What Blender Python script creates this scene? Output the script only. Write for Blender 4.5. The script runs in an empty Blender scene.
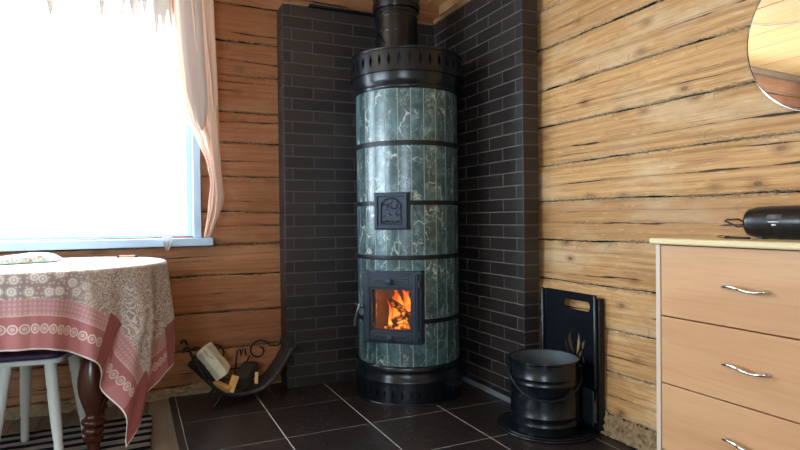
import bpy, math, random
from mathutils import Vector, Matrix, noise
random.seed(7)
PI = math.pi
scene = bpy.context.scene
COL = scene.collection
def lin(c): return c/12.92 if c <= .04045 else ((c+.055)/1.055)**2.4
def rgb(r, g, b): return (lin(r/255), lin(g/255), lin(b/255), 1)

# ------------------------------------------------------------------ materials
class NT:
    def __init__(s, name):
        s.m = bpy.data.materials.new(name); s.m.use_nodes = True
        s.t = s.m.node_tree; s.t.nodes.clear()
        s.out = s.t.nodes.new('ShaderNodeOutputMaterial')
    def n(s, typ, **kw):
        nd = s.t.nodes.new('ShaderNode'+typ)
        ins = kw.pop('ins', {})
        for k, v in kw.items(): setattr(nd, k, v)
        for k, v in ins.items(): s.set(nd.inputs[k], v)
        return nd
    def set(s, sock, v):
        if isinstance(v, bpy.types.NodeSocket): s.t.links.new(v, sock)
        else: sock.default_value = v
    def math(s, op, a, b=None, clamp=False):
        nd = s.n('Math', operation=op); nd.use_clamp = clamp
        s.set(nd.inputs[0], a)
        if b is not None: s.set(nd.inputs[1], b)
        return nd.outputs[0]
    def mix(s, f, a, b, mode='MIX'):
        nd = s.n('Mix', data_type='RGBA', blend_type=mode)
        s.set(nd.inputs[0], f); s.set(nd.inputs[6], a); s.set(nd.inputs[7], b)
        return nd.outputs[2]
    def ramp(s, f, stops, interp='LINEAR'):
        nd = s.n('ValToRGB'); cr = nd.color_ramp; cr.interpolation = interp
        while len(cr.elements) < len(stops): cr.elements.new(.5)
        for e, (p, c) in zip(cr.elements, stops):
            e.position = p; e.color = c if isinstance(c, tuple) else (c, c, c, 1)
        s.set(nd.inputs[0], f); return nd.outputs[0]
    def mapr(s, v, a, b, c=0., d=1.):
        nd = s.n('MapRange'); s.set(nd.inputs[0], v)
        for i, x in enumerate((a, b, c, d)): s.set(nd.inputs[i+1], x)
        return nd.outputs[0]
    def coord(s, kind='Object', scale=(1, 1, 1), loc=(0, 0, 0), rot=(0, 0, 0), src=None):
        v = src if src is not None else s.n('TexCoord').outputs[kind]
        return s.n('Mapping', ins={'Vector': v, 'Scale': scale, 'Location': loc, 'Rotation': rot}).outputs[0]
    def noise(s, vec, scale, detail=4, rough=.55, dist=0., out=0):
        return s.n('TexNoise', ins={'Vector': vec, 'Scale': scale, 'Detail': detail, 'Roughness': rough, 'Distortion': dist}).outputs[out]
    def bsdf(s, color, rough=.5, metal=0., spec=.5, bump=None, bstr=.3, bdist=.01, **kw):
        b = s.n('BsdfPrincipled'); s.set(b.inputs['Base Color'], color); s.set(b.inputs['Roughness'], rough)
        s.set(b.inputs['Metallic'], metal); s.set(b.inputs['Specular IOR Level'], spec)
        for k, v in kw.items(): s.set(b.inputs[k.replace('_', ' ')], v)
        if bump is not None:
            bn = s.n('Bump', ins={'Strength': bstr, 'Distance': bdist, 'Height': bump})
            s.t.links.new(bn.outputs[0], b.inputs['Normal'])
        s.t.links.new(b.outputs[0], s.out.inputs[0]); return b

def plain(name, c, rough=.5, metal=0., spec=.5, bumpscale=None, bstr=.2, var=.12):
    s = NT(name); v = s.coord('Object')
    nz = s.noise(v, 9 if bumpscale is None else bumpscale, 4)
    dark = tuple(x*(1-var*2) for x in c[:3])+(1,)
    col = s.mix(nz, dark, tuple(min(1, x*(1+var)) for x in c[:3])+(1,))
    s.bsdf(col, s.mapr(nz, 0, 1, rough*.85, min(1, rough*1.15)), metal, spec, bump=nz if bumpscale else None, bstr=bstr, bdist=.003)
    return s.m

def log_mat(name, c1, c2, c3, dirt, pale):
    s = NT(name)
    uv = s.n('UVMap').outputs[0]
    cv = s.n('Attribute', attribute_name='crack').outputs['Fac']
    c2v = s.n('Attribute', attribute_name='crack2').outputs['Fac']
    sv = s.n('Attribute', attribute_name='seam').outputs['Fac']
    lv = s.n('Attribute', attribute_name='logid').outputs['Fac']
    uvw = s.n('CombineXYZ'); sp = s.n('SeparateXYZ', ins={0: uv})
    s.set(uvw.inputs[0], sp.outputs[0]); s.set(uvw.inputs[1], sp.outputs[1]); s.set(uvw.inputs[2], s.math('MULTIPLY', lv, 7.))
    V = uvw.outputs[0]
    g = s.noise(s.coord(src=V, scale=(1.0, 15, 1)), 1.5, 7, .62, 1.4)
    fine = s.noise(s.coord(src=V, scale=(5, 160, 1)), 1, 3, .5, .3)
    wave = s.n('TexWave', ins={'Vector': s.coord(src=V, scale=(.35, 5, 1)), 'Scale': 2.2, 'Distortion': 5., 'Detail': 3., 'Detail Scale': 1.2}, bands_direction='Y').outputs['Fac']
    big = s.noise(s.coord(src=V, scale=(1.3, 3.5, 1)), 1.6, 4, .6)
    col = s.mix(g, c1, c2)
    col = s.mix(s.math('MULTIPLY', wave, .22), col, c3)
    col = s.mix(s.mapr(fine, .45, .7, 0, .5), col, c3)
    str2 = s.noise(s.coord(src=V, scale=(2.2, 55, 1)), 1.3, 4, .7, .6)
    col = s.mix(s.mapr(str2, .54, .66, 0, .55), col, c3)
    blot = s.noise(s.coord(src=V, scale=(4, 9, 1), loc=(3, 1, 2)), 2., 4, .7)
    col = s.mix(s.mapr(blot, .6, .72, 0, .35), col, dirt)
    col = s.mix(s.mapr(big, .50, .70, 0, .75), col, pale)
    col = s.mix(s.mapr(lv, 0, 1, 0, .42), col, c3)
    # adze flecks
    fl = s.noise(s.coord(src=V, scale=(7, 40, 1)), 2.2, 2, .5)
    col = s.mix(s.mapr(fl, .66, .74, 0, .5), col, pale)
    # knots
    vo = s.n('TexVoronoi', voronoi_dimensions='2D', ins={'Vector': s.coord(src=V, scale=(3.3, 6.5, 1)), 'Scale': 1., 'Randomness': 1.})
    kd = vo.outputs['Distance']
    ks = s.n('SeparateColor', ins={0: vo.outputs['Color']}).outputs[0]
    kon = s.math('GREATER_THAN', ks, .38)
    halo = s.math('MULTIPLY', s.mapr(kd, .05, .17, .6, 0), kon)
    core = s.math('MULTIPLY', s.mapr(kd, .042, .055, .85, 0), kon)
    col = s.mix(halo, col, c3)
    ks2 = s.mapr(ks, .45, 1., .2, .95)
    col = s.mix(s.math('MULTIPLY', core, ks2), col, dirt)
    # checks (long cracks)
    wn = s.noise(s.coord(src=V, scale=(2.0, .5, 1)), 1.6, 3, .6)
    w1 = s.mapr(wn, .47, .66, 0, .0050)
    wnb = s.noise(s.coord(src=V, scale=(1.6, .5, 1), loc=(11, 4, 0)), 1.6, 3, .6)
    w2 = s.mapr(wnb, .54, .74, 0, .0032)
    a1 = s.math('ABSOLUTE', cv); a2 = s.math('ABSOLUTE', c2v)
    m1 = s.math('SUBTRACT', w1, a1); m2 = s.math('SUBTRACT', w2, a2)
    mm = s.math('MAXIMUM', m1, m2)
    crack = s.mapr(mm, -.0003, .0005, 0, 1)
    near = s.mapr(s.math('MINIMUM', a1, a2), 0, .012, .35, 0)
    col = s.mix(near, col, c3)
    col = s.mix(s.math('MULTIPLY', crack, .93), col, rgb(24, 16, 11))
    # seams stuffed with tow and dirt
    sn = s.noise(s.coord(src=V, scale=(14, 30, 1)), 2, 4, .7)
    se = s.math('ADD', s.math('ABSOLUTE', sv), s.mapr(sn, .3, .7, -.007, .007))
    tow = s.mapr(se, .003, .012, 1, 0)
    tcol = s.mix(s.mapr(s.noise(s.coord(src=V, scale=(30, 90, 1)), 2, 3, .8), .35, .65), rgb(60, 44, 30), pale)
    gap = s.mapr(s.math('ADD', s.math('ABSOLUTE', sv), s.mapr(s.noise(s.coord(src=V, scale=(3, 1, 1)), 2, 2), .38, .66, .004, -.003)), .0012, .0030, 1, 0)
    col = s.mix(s.math('MULTIPLY', tow, .75), col, tcol)
    col = s.mix(gap, col, rgb(16, 11, 8))
    h = s.math('SUBTRACT', s.math('ADD', s.math('MULTIPLY', g, .5), s.math('MULTIPLY', fl, .35)), s.math('MULTIPLY', crack, 2.2))
    h = s.math('SUBTRACT', h, s.math('MULTIPLY', s.math('MULTIPLY', tow, sn), .8))
    s.bsdf(col, .62, spec=.35, bump=h, bstr=.55, bdist=.006)
    return s.m

def board_mat(name, c1, c2, c3, axis=1, rough=.5, sc=1., knots=False, spec=.4, bstr=.15):
    s = NT(name)
    geo = s.n('NewGeometry').outputs['Random Per Island']
    off = s.n('CombineXYZ'); s.set(off.inputs[0], s.math('MULTIPLY', geo, 13.)); s.set(off.inputs[1], s.math('MULTIPLY', geo, 7.)); s.set(off.inputs[2], geo)
    va = s.n('VectorMath', operation='ADD'); s.set(va.inputs[0], s.n('TexCoord').outputs['Object']); s.set(va.inputs[1], off.outputs[0])
    st = [22., 22., 22.]; st[axis] = 1.1
    g = s.noise(s.coord(src=va.outputs[0], scale=tuple(st)), 1.6*sc, 5, .6, .7)
    st2 = [3., 3., 3.]; st2[axis] = .35
    big = s.noise(s.coord(src=va.outputs[0], scale=tuple(st2)), 1.5*sc, 3, .5, 1.5)
    st3 = [150., 150., 150.]; st3[axis] = 6
    fine = s.noise(s.coord(src=va.outputs[0], scale=tuple(st3)), 1*sc, 2, .5)
    col = s.mix(g, c1, c2)
    col = s.mix(s.mapr(big, .4, .7, 0, .55), col, c3)
    col = s.mix(s.mapr(fine, .5, .8, 0, .4), col, c3)
    col = s.mix(s.math('MULTIPLY', geo, .35), col, c3)
    if knots:
        st4 = [6., 6., 6.]; st4[axis] = 2
        vo = s.n('TexVoronoi', ins={'Vector': s.coord(src=va.outputs[0], scale=tuple(st4)), 'Scale': 1.})
        col = s.mix(s.mapr(vo.outputs['Distance'], .03, .14, .8, 0), col, rgb(90, 55, 30))
    s.bsdf(col, rough, spec=spec, bump=g, bstr=bstr, bdist=.003)
    return s.m

M = {}
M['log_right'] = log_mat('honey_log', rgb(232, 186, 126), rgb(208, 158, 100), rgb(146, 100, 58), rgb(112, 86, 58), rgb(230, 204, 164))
M['log_back'] = log_mat('shaded_brown_log', rgb(194, 134, 92), rgb(172, 114, 76), rgb(128, 80, 52), rgb(126, 102, 80), rgb(190, 146, 110))  # same wood as honey_log, this wall's shade painted in; redder from age
M['ceiling'] = board_mat('ceiling_board', rgb(238, 200, 140), rgb(222, 178, 116), rgb(200, 145, 84), 1, .5)
M['floor_board'] = board_mat('old_floor_board', rgb(170, 154, 134), rgb(140, 124, 106), rgb(96, 82, 70), 1, .55)
M['trim_wood'] = board_mat('trim_wood', rgb(176, 140, 106), rgb(150, 116, 84), rgb(120, 84, 56), 1, .6)
M['trim_wood_x'] = board_mat('trim_wood_x', rgb(176, 150, 122), rgb(150, 122, 96), rgb(120, 90, 66), 0, .6)
M['beech'] = board_mat('beech_laminate', rgb(224, 178, 134), rgb(210, 160, 114), rgb(184, 132, 90), 1, .35, sc=.8, spec=.5, bstr=.03)
M['birch_edge'] = board_mat('birch_edge', rgb(238, 222, 180), rgb(230, 210, 160), rgb(218, 194, 140), 1, .35, bstr=.02)
M['pale_side'] = board_mat('pale_side', rgb(226, 208, 192), rgb(216, 196, 178), rgb(206, 184, 164), 2, .4, bstr=.02)
M['dark_wood'] = board_mat('varnished_dark_wood', rgb(100, 48, 24), rgb(70, 32, 16), rgb(44, 20, 11), 2, .22, spec=.6, bstr=.03)
M['floor_edge'] = board_mat('edge_strip', rgb(70, 56, 46), rgb(52, 42, 35), rgb(36, 28, 23), 1, .5)
M['black'] = plain('black_enamel', rgb(13, 19, 26), .24, .0, .5, var=.1)
M['black_pipe'] = plain('black_pipe_enamel', rgb(11, 15, 21), .2, .0, .5, var=.1)
M['black_sat'] = plain('black_satin_iron', rgb(17, 20, 26), .42, .1, .45)
M['cast'] = plain('cast_iron', rgb(50, 60, 74), .42, .3, .5, bumpscale=160, bstr=.15)
M['iron'] = plain('wrought_iron', rgb(34, 32, 33), .5, .4, .5, bumpscale=60)
M['sheet'] = plain('worn_black_sheet', rgb(76, 78, 84), .4, .5, .5)
M['galv'] = plain('dull_grey_metal', rgb(70, 88, 100), .35, .6, .5)
M['bucket_in'] = plain('bucket_inside', rgb(96, 104, 108), .5, .5, .5)
M['chrome'] = plain('chrome', rgb(225, 228, 232), .12, 1., .5, var=.02)
M['white_paint'] = plain('white_paint', rgb(226, 232, 226), .35, 0, .5, var=.04)
M['win_paint'] = plain('window_white_paint', rgb(184, 208, 230), .45, 0, .4, var=.03)
M['purple'] = plain('dark_purple_vinyl', rgb(66, 50, 84), .35, 0, .5, bumpscale=30)
M['plastic'] = plain('black_plastic', rgb(20, 23, 28), .28, 0, .5)
M['plastic_mat'] = plain('grey_speaker_cloth', rgb(42, 42, 44), .85, 0, .3, bumpscale=500, bstr=.4)
M['grey_strap'] = plain('grey_label', rgb(96, 98, 98), .5)
M['white_mark'] = plain('white_print', rgb(236, 236, 232), .5, var=.01)
M['black_cord'] = plain('black_cord', rgb(18, 18, 20), .5)
M['red_cord'] = plain('reddish_cord', rgb(110, 60, 48), .5)
M['white_cable'] = plain('white_cable', rgb(232, 230, 226), .4, var=.02)
M['pen'] = plain('orange_brown_pen', rgb(206, 140, 100), .4)
M['grout'] = plain('pale_grout', rgb(206, 210, 210), .8)
M['skirt'] = plain('hazy_adhesive', rgb(120, 128, 134), .7, bumpscale=30)
M['mortar_l'] = plain('shaded_grey_mortar', rgb(84, 84, 92), .8)  # darker copy of the mortar, shade of the back panel painted in
M['mortar_r'] = plain('lit_grey_mortar', rgb(108, 102, 96), .8)  # lighter copy of the mortar, light on the right panel painted in
M['wood_split'] = board_mat('pale_split_wood', rgb(236, 210, 160), rgb(222, 186, 130), rgb(190, 140, 84), 0, .7, bstr=.5)
M['wood_yellow'] = board_mat('yellow_split_wood', rgb(246, 206, 140), rgb(234, 180, 110), rgb(196, 136, 74), 0, .7, bstr=.5)
M['char'] = plain('dark_bark', rgb(52, 44, 40), .85, bumpscale=40, bstr=.8)
M['tow'] = plain('dry_tow', rgb(176, 150, 112), .9)
M['rubble'] = plain('crumbling_plaster', rgb(176, 148, 112), .9, bumpscale=45, bstr=1., var=.42)
M['firebrick'] = plain('sooty_firebrick', rgb(84, 60, 52), .85, bumpscale=14, bstr=.6, var=.35)
M['steel_lever'] = plain('steel_lever', rgb(104, 110, 118), .3, .8)

M['pale_wall'] = plain('pale_bounce_wall', rgb(222, 220, 214), .8, var=.04)  # unseen walls made pale to bounce more neutral light into the room
def bark_mat():
    s = NT('birch_bark'); v = s.coord('Object', scale=(1, 1, 1))
    n1 = s.noise(s.coord('Object', scale=(4, 30, 30)), 2, 4, .6)
    n2 = s.noise(v, 9, 3, .6)
    col = s.mix(s.mapr(n2, .4, .65), rgb(240, 234, 208), rgb(204, 204, 176))
    col = s.mix(s.mapr(n1, .58, .66, 0, .8), col, rgb(96, 74, 60))
    col = s.mix(s.mapr(n2, .6, .68, 0, .7), col, rgb(226, 220, 208))
    s.bsdf(col, .7, bump=n1, bstr=.4, bdist=.004); return s.m
M['bark'] = bark_mat()

def brick_mat(name, a, b, rough):
    s = NT(name); r = s.n('NewGeometry').outputs['Random Per Island']
    n1 = s.noise(s.coord('Object'), 22, 5, .6); n2 = s.noise(s.coord('Object'), 120, 2, .5)
    col = s.mix(r, a, b); col = s.mix(s.mapr(n1, .4, .8, 0, .3), col, tuple(x*1.6 for x in a[:3])+(1,))
    s.bsdf(col, s.mapr(n1, 0, 1, rough-.1, rough+.15), spec=.5, bump=s.math('ADD', n1, s.math('MULTIPLY', n2, .5)), bstr=.35, bdist=.002); return s.m
M['brick'] = brick_mat('brown_black_clinker', rgb(36, 32, 33), rgb(52, 45, 44), .4)

def tile_mat():
    s = NT('slate_black_tile'); r = s.n('NewGeometry').outputs['Random Per Island']
    v = s.coord('Object')
    n1 = s.noise(v, 5, 6, .65, .8); n2 = s.noise(s.coord('Object', scale=(1, 3, 1)), 28, 4, .7)
    col = s.mix(n1, rgb(26, 22, 24), rgb(56, 47, 46)); col = s.mix(s.math('MULTIPLY', r, .4), col, rgb(30, 26, 28))
    dust = s.n('TexVoronoi', ins={'Vector': s.coord('Object', scale=(38, 38, 0))}).outputs['Distance']
    col = s.mix(s.math('MULTIPLY', s.mapr(dust, .03, .06, 1, 0), s.mapr(n1, .58, .62, 0, .8)), col, rgb(150, 140, 130))
    s.bsdf(col, s.mapr(n2, .3, .7, .24, .42), spec=.5, bump=s.math('ADD', n1, s.math('MULTIPLY', n2, .3)), bstr=.35, bdist=.004); return s.m
M['tile'] = tile_mat()

def stone_mat():
    s = NT('green_serpentine'); r = s.n('NewGeometry').outputs['Random Per Island']
    off = s.n('CombineXYZ'); s.set(off.inputs[0], s.math('MULTIPLY', r, 31.)); s.set(off.inputs[1], s.math('MULTIPLY', r, 17.)); s.set(off.inputs[2], s.math('MULTIPLY', r, 53.))
    va = s.n('VectorMath', operation='ADD'); s.set(va.inputs[0], s.n('TexCoord').outputs['Object']); s.set(va.inputs[1], off.outputs[0]); V = va.outputs[0]
    n1 = s.noise(V, 9, 6, .65, 1.2); n2 = s.noise(V, 40, 4, .6, .5)
    warp = s.n('VectorMath', operation='ADD'); s.set(warp.inputs[0], V)
    sc = s.n('VectorMath', operation='SCALE'); s.set(sc.inputs[0], s.noise(V, 7, 4, .6, out=1)); sc.inputs['Scale'].default_value = .14
    s.set(warp.inputs[1], sc.outputs[0])
    def vein(scale, w, stretch):
        vo = s.n('TexVoronoi', feature='DISTANCE_TO_EDGE', ins={'Vector': s.coord(src=warp.outputs[0], scale=stretch, rot=(.5, .3, .4)), 'Scale': scale})
        return s.mapr(vo.outputs['Distance'], 0, w, 1, 0)
    brk = s.mapr(s.noise(V, 12, 3, .6), .48, .6, 0, 1); brk2 = s.mapr(s.noise(V, 17, 2, .6), .45, .6, 0, 1)
    v1 = s.math('MULTIPLY', vein(11, .045, (1, 1, .55)), brk)
    v2 = s.math('MULTIPLY', vein(30, .05, (1, 1, .6)), brk2)
    col = s.ramp(n1, [(.25, rgb(20, 40, 44)), (.45, rgb(48, 80, 88)), (.62, rgb(96, 136, 142)), (1, rgb(160, 190, 188))])
    col = s.mix(s.mapr(n2, .4, .7, 0, .4), col, rgb(46, 80, 82))
    col = s.mix(s.mapr(r, 0, 1, 0, .75), col, rgb(36, 58, 58))
    col = s.mix(s.math('MULTIPLY', v2, .75), col, rgb(150, 178, 170))
    col = s.mix(s.math('MULTIPLY', v1, .85), col, rgb(206, 222, 212))
    s.bsdf(col, .3, spec=.7, bump=n2, bstr=.05, bdist=.002, Coat_Weight=.5, Coat_Roughness=.2); return s.m
M['stone'] = stone_mat()

def cloth_mat():
    # uv = distance in metres from the right hem (x) and the front hem (y)
    s = NT('lace_pattern_linen'); sp = s.n('SeparateXYZ', ins={0: s.n('UVMap').outputs[0]})
    u, v = sp.outputs[0], sp.outputs[1]
    uv = s.n('UVMap').outputs[0]
    mn = s.math('MINIMUM', u, v); mx = s.math('MAXIMUM', u, v)
    taupe = rgb(164, 146, 142); cream = rgb(238, 230, 224); pink = rgb(178, 112, 114); pale = rgb(214, 178, 178)
    # rosettes
    def ros(scale, lo, hi, petals):
        vo = s.n('TexVoronoi', voronoi_dimensions='2D', ins={'Vector': uv, 'Scale': scale, 'Randomness': .55})
        d = vo.outputs['Distance']
        ring = s.math('SINE', s.math('MULTIPLY', d, petals))
        body = s.mapr(d, lo, hi, 1, 0)
        return s.math('MULTIPLY', body, s.mapr(ring, -.6, .5, .35, 1))
    r1 = ros(21, .34, .40, 34.); r2 = s.math('MULTIPLY', ros(58, .22, .30, 20.), .7)
    m = s.math('MAXIMUM', r1, r2)
    zone = s.mapr(mx, .62, .75, 0, 1)      # larger paisley field towards the corner
    n1 = s.n('TexNoise', ins={'Vector': uv, 'Scale': 16, 'Detail': 2, 'Distortion': 1.6}).outputs[0]
    pais = s.mapr(s.math('SINE', s.math('MULTIPLY', n1, 55.)), -.1, .5, 0, .9)
    m2 = s.mix(zone, s.math('MAXIMUM', s.math('MULTIPLY', pais, .8), s.math('MULTIPLY', r2, .5)), m)
    col = s.mix(m2, taupe, cream)
    # fine lace band
    dia = s.math('MULTIPLY', s.math('SINE', s.math('MULTIPLY', s.math('ADD', u, v), 200.)), s.math('SINE', s.math('MULTIPLY', s.math('SUBTRACT', u, v), 200.)))
    band2 = s.mix(s.mapr(dia, .0, .3, 0, .7), rgb(196, 146, 148), pale)
    col = s.mix(s.math('LESS_THAN', mn, .175), col, band2)
    # pink hem band with a chain of rings
    def chain(a, b):
        fx = s.math('SUBTRACT', s.math('MODULO', s.math('ADD', a, 10.), .036), .018)
        fy = s.math('SUBTRACT', b, .072)
        d = s.math('SQRT', s.math('ADD', s.math('POWER', fx, 2.), s.math('POWER', fy, 2.)))
        outer = s.mapr(s.math('ABSOLUTE', s.math('SUBTRACT', d, .0145)), .0016, .0034, 1, 0)
        inner = s.mapr(d, .006, .010, .7, 0)
        return s.math('MAXIMUM', outer, inner)
    ch = s.mix(s.math('LESS_THAN', u, v), chain(u, v), chain(v, u))
    weave = s.noise(s.coord(src=uv, scale=(500, 500, 1)), 1, 2)
    pk = s.mix(s.mapr(weave, .35, .65, 0, .4), pink, rgb(206, 146, 142))
    band = s.mix(s.math('MULTIPLY', ch, .85), pk, rgb(232, 216, 208))
    lines = s.math('LESS_THAN', s.math('ABSOLUTE', s.math('SUBTRACT', mn, .118)), .003)
    col = s.mix(s.math('LESS_THAN', mn, .12), col, band)
    col = s.mix(lines, col, pale)
    # solid patches: the corner square and one on either side
    solid = rgb(152, 82, 82)
    sol = s.mix(s.mapr(weave, .35, .65, 0, .4), solid, rgb(178, 108, 104))
    c0 = s.math('LESS_THAN', mx, .19)
    def patch(a, b):
        t = s.math('MULTIPLY', s.math('GREATER_THAN', a, .45), s.math('LESS_THAN', a, .55))
        return s.math('MULTIPLY', t, s.math('LESS_THAN', b, .19))
    pm = s.math('MAXIMUM', c0, s.math('MAXIMUM', patch(u, v), patch(v, u)))
    col = s.mix(pm, col, sol)
    col = s.mix(s.math('LESS_THAN', mn, .006), col, rgb(236, 226, 220))
    b = s.bsdf(col, .75, spec=.25, bump=weave, bstr=.15, bdist=.001)
    b.inputs['Sheen Weight'].default_value = .15
    return s.m
M['cloth'] = cloth_mat()

def rug_mat():
    s = NT('striped_rag_rug'); v = s.n('TexCoord').outputs['Object']
    sp = s.n('SeparateXYZ', ins={0: v})
    wob = s.math('MULTIPLY', s.noise(s.coord('Object', scale=(4, 1, 1)), 3, 2), .012)
    y = s.math('ADD', sp.outputs[1], wob)
    yy = s.n('CombineXYZ'); s.set(yy.inputs[0], s.math('MULTIPLY', y, 1.))
    n1 = s.noise(yy.outputs[0], 26, 2, .6); n2 = s.noise(yy.outputs[0], 90, 1, .5)
    per = s.math('SINE', s.math('MULTIPLY', y, 2*PI/.085))
    q = s.math('ADD', s.math('MULTIPLY', per, .5), s.math('MULTIPLY', s.math('SUBTRACT', n1, .5), 1.2))
    thr = s.noise(s.coord('Object', scale=(20, 240, 20)), 1.6, 3, .7)
    beige = s.mix(thr, rgb(176, 160, 146), rgb(230, 218, 202)); beige = s.mix(s.mapr(n2, .45, .6), beige, rgb(126, 128, 142))
    col = s.mix(s.mapr(q, .02, .09), beige, s.mix(thr, rgb(14, 16, 24), rgb(40, 42, 52)))
    s.bsdf(col, .9, spec=.1, bump=thr, bstr=.9, bdist=.006); return s.m
M['rug'] = rug_mat()

def floral_mat():
    s = NT('floral_print_cloth'); v = s.coord('Object')
    vo = s.n('TexVoronoi', ins={'Vector': v, 'Scale': 34.})
    pick = s.n('SeparateColor', ins={0: vo.outputs['Color']})
    base = s.mix(s.noise(v, 30, 3), rgb(216, 222, 210), rgb(186, 204, 186))
    leaf = s.mapr(s.noise(v, 90, 3, .7), .52, .58)
    col = s.mix(s.math('MULTIPLY', leaf, .6), base, rgb(110, 128, 104))
    fl = s.math('MULTIPLY', s.mapr(vo.outputs['Distance'], .25, .4, 1, 0), s.math('GREATER_THAN', pick.outputs[0], .6))
    col = s.mix(fl, col, s.mix(pick.outputs[1], rgb(200, 70, 64), rgb(226, 130, 110)))
    s.bsdf(col, .85, spec=.2); return s.m
M['floral'] = floral_mat()

def sheer(name, c, trans, tc=None, tv=.08):
    s = NT(name); nz = s.noise(s.coord('Object', scale=(1, 1, .2)), 14, 3)
    d = s.n('BsdfDiffuse', ins={'Color': c}); t = s.n('BsdfTranslucent', ins={'Color': tc or c}); tr = s.n('BsdfTransparent')
    m1 = s.n('MixShader', ins={0: .55, 1: d.outputs[0], 2: t.outputs[0]})
    m2 = s.n('MixShader', ins={0: s.mapr(nz, .3, .7, trans-tv, trans+tv), 1: m1.outputs[0], 2: tr.outputs[0]})
    s.t.links.new(m2.outputs[0], s.out.inputs[0]); return s.m
M['peach'] = sheer('peach_tulle', rgb(255, 226, 204), .04, (.72, .56, .48, 1), .03)
M['swag'] = sheer('thin_swag_tulle', rgb(255, 238, 224), .009, (.072, .056, .044, 1), .007)
M['tulle'] = sheer('white_tulle', rgb(255, 242, 236), .05, (.22, .22, .235, 1), .03)

def glass_mat(name, tint=(1, 1, 1, 1), refl=.08):
    s = NT(name); tr = s.n('BsdfTransparent', ins={'Color': tint}); g = s.n('BsdfGlossy', ins={'Roughness': .03})
    fr = s.n('LayerWeight', ins={0: .5})
    m = s.n('MixShader', ins={0: s.math('ADD', s.math('MULTIPLY', s.math('POWER', fr.outputs['Facing'], 5.), .8), refl, clamp=True), 1: tr.outputs[0], 2: g.outputs[0]})
    s.t.links.new(m.outputs[0], s.out.inputs[0]); return s.m
M['glass'] = glass_mat('window_glass', refl=.04)
M['stove_glass'] = glass_mat('sooty_stove_glass', (.93, .86, .78, 1), .05)
def mirror_mat():
    s = NT('mirror_silver'); s.bsdf((.93, .93, .93, 1), .01, 1.); return s.m
M['mirror'] = mirror_mat()

def flame_mat():
    s = NT('flame'); z = s.n('SeparateXYZ', ins={0: s.n('UVMap').outputs[0]}).outputs[1]
    n1 = s.noise(s.coord('Object', scale=(1, 1, .35)), 34, 4, .7, 1.)
    t = s.math('ADD', z, s.math('MULTIPLY', s.math('SUBTRACT', n1, .5), .9))
    col = s.ramp(t, [(0, (1, .5, .14, 1)), (.25, (1, .28, .04, 1)), (.6, (1, .13, .012, 1)), (1, (.6, .04, .004, 1))])
    st = s.mapr(t, 0, 1.05, 4.4, .5)
    e = s.n('Emission', ins={'Color': col, 'Strength': st}); tr = s.n('BsdfTransparent')
    lw = s.n('LayerWeight', ins={0: .35}).outputs['Facing']
    a = s.math('MULTIPLY', s.math('MULTIPLY', s.mapr(lw, .1, .9, .85, 0.0), s.mapr(n1, .38, .55, .05, 1)), s.mapr(t, .75, 1.1, 1, .1))
    m = s.n('MixShader', ins={0: a, 1: tr.outputs[0], 2: e.outputs[0]})
    s.t.links.new(m.outputs[0], s.out.inputs[0]); return s.m
M['flame'] = flame_mat()
def ember_mat():
    s = NT('burning_log'); v = s.coord('Object', scale=(1, 1, 1))
    n1 = s.noise(v, 24, 5, .7, 1.); n2 = s.n('TexVoronoi', feature='DISTANCE_TO_EDGE', ins={'Vector': v, 'Scale': 42.}).outputs['Distance']
    glow = s.math('MULTIPLY', s.mapr(n1, .5, .68), s.mapr(n2, 0, .25, 1, .15))
    b = s.bsdf(s.mix(n1, rgb(40, 22, 14), rgb(130, 70, 40)), .9, bump=n1, bstr=.8)
    s.set(b.inputs['Emission Color'], (1, .27, .04, 1)); s.set(b.inputs['Emission Strength'], s.math('MULTIPLY', glow, 5.))
    return s.m
M['ember'] = ember_mat()

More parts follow.
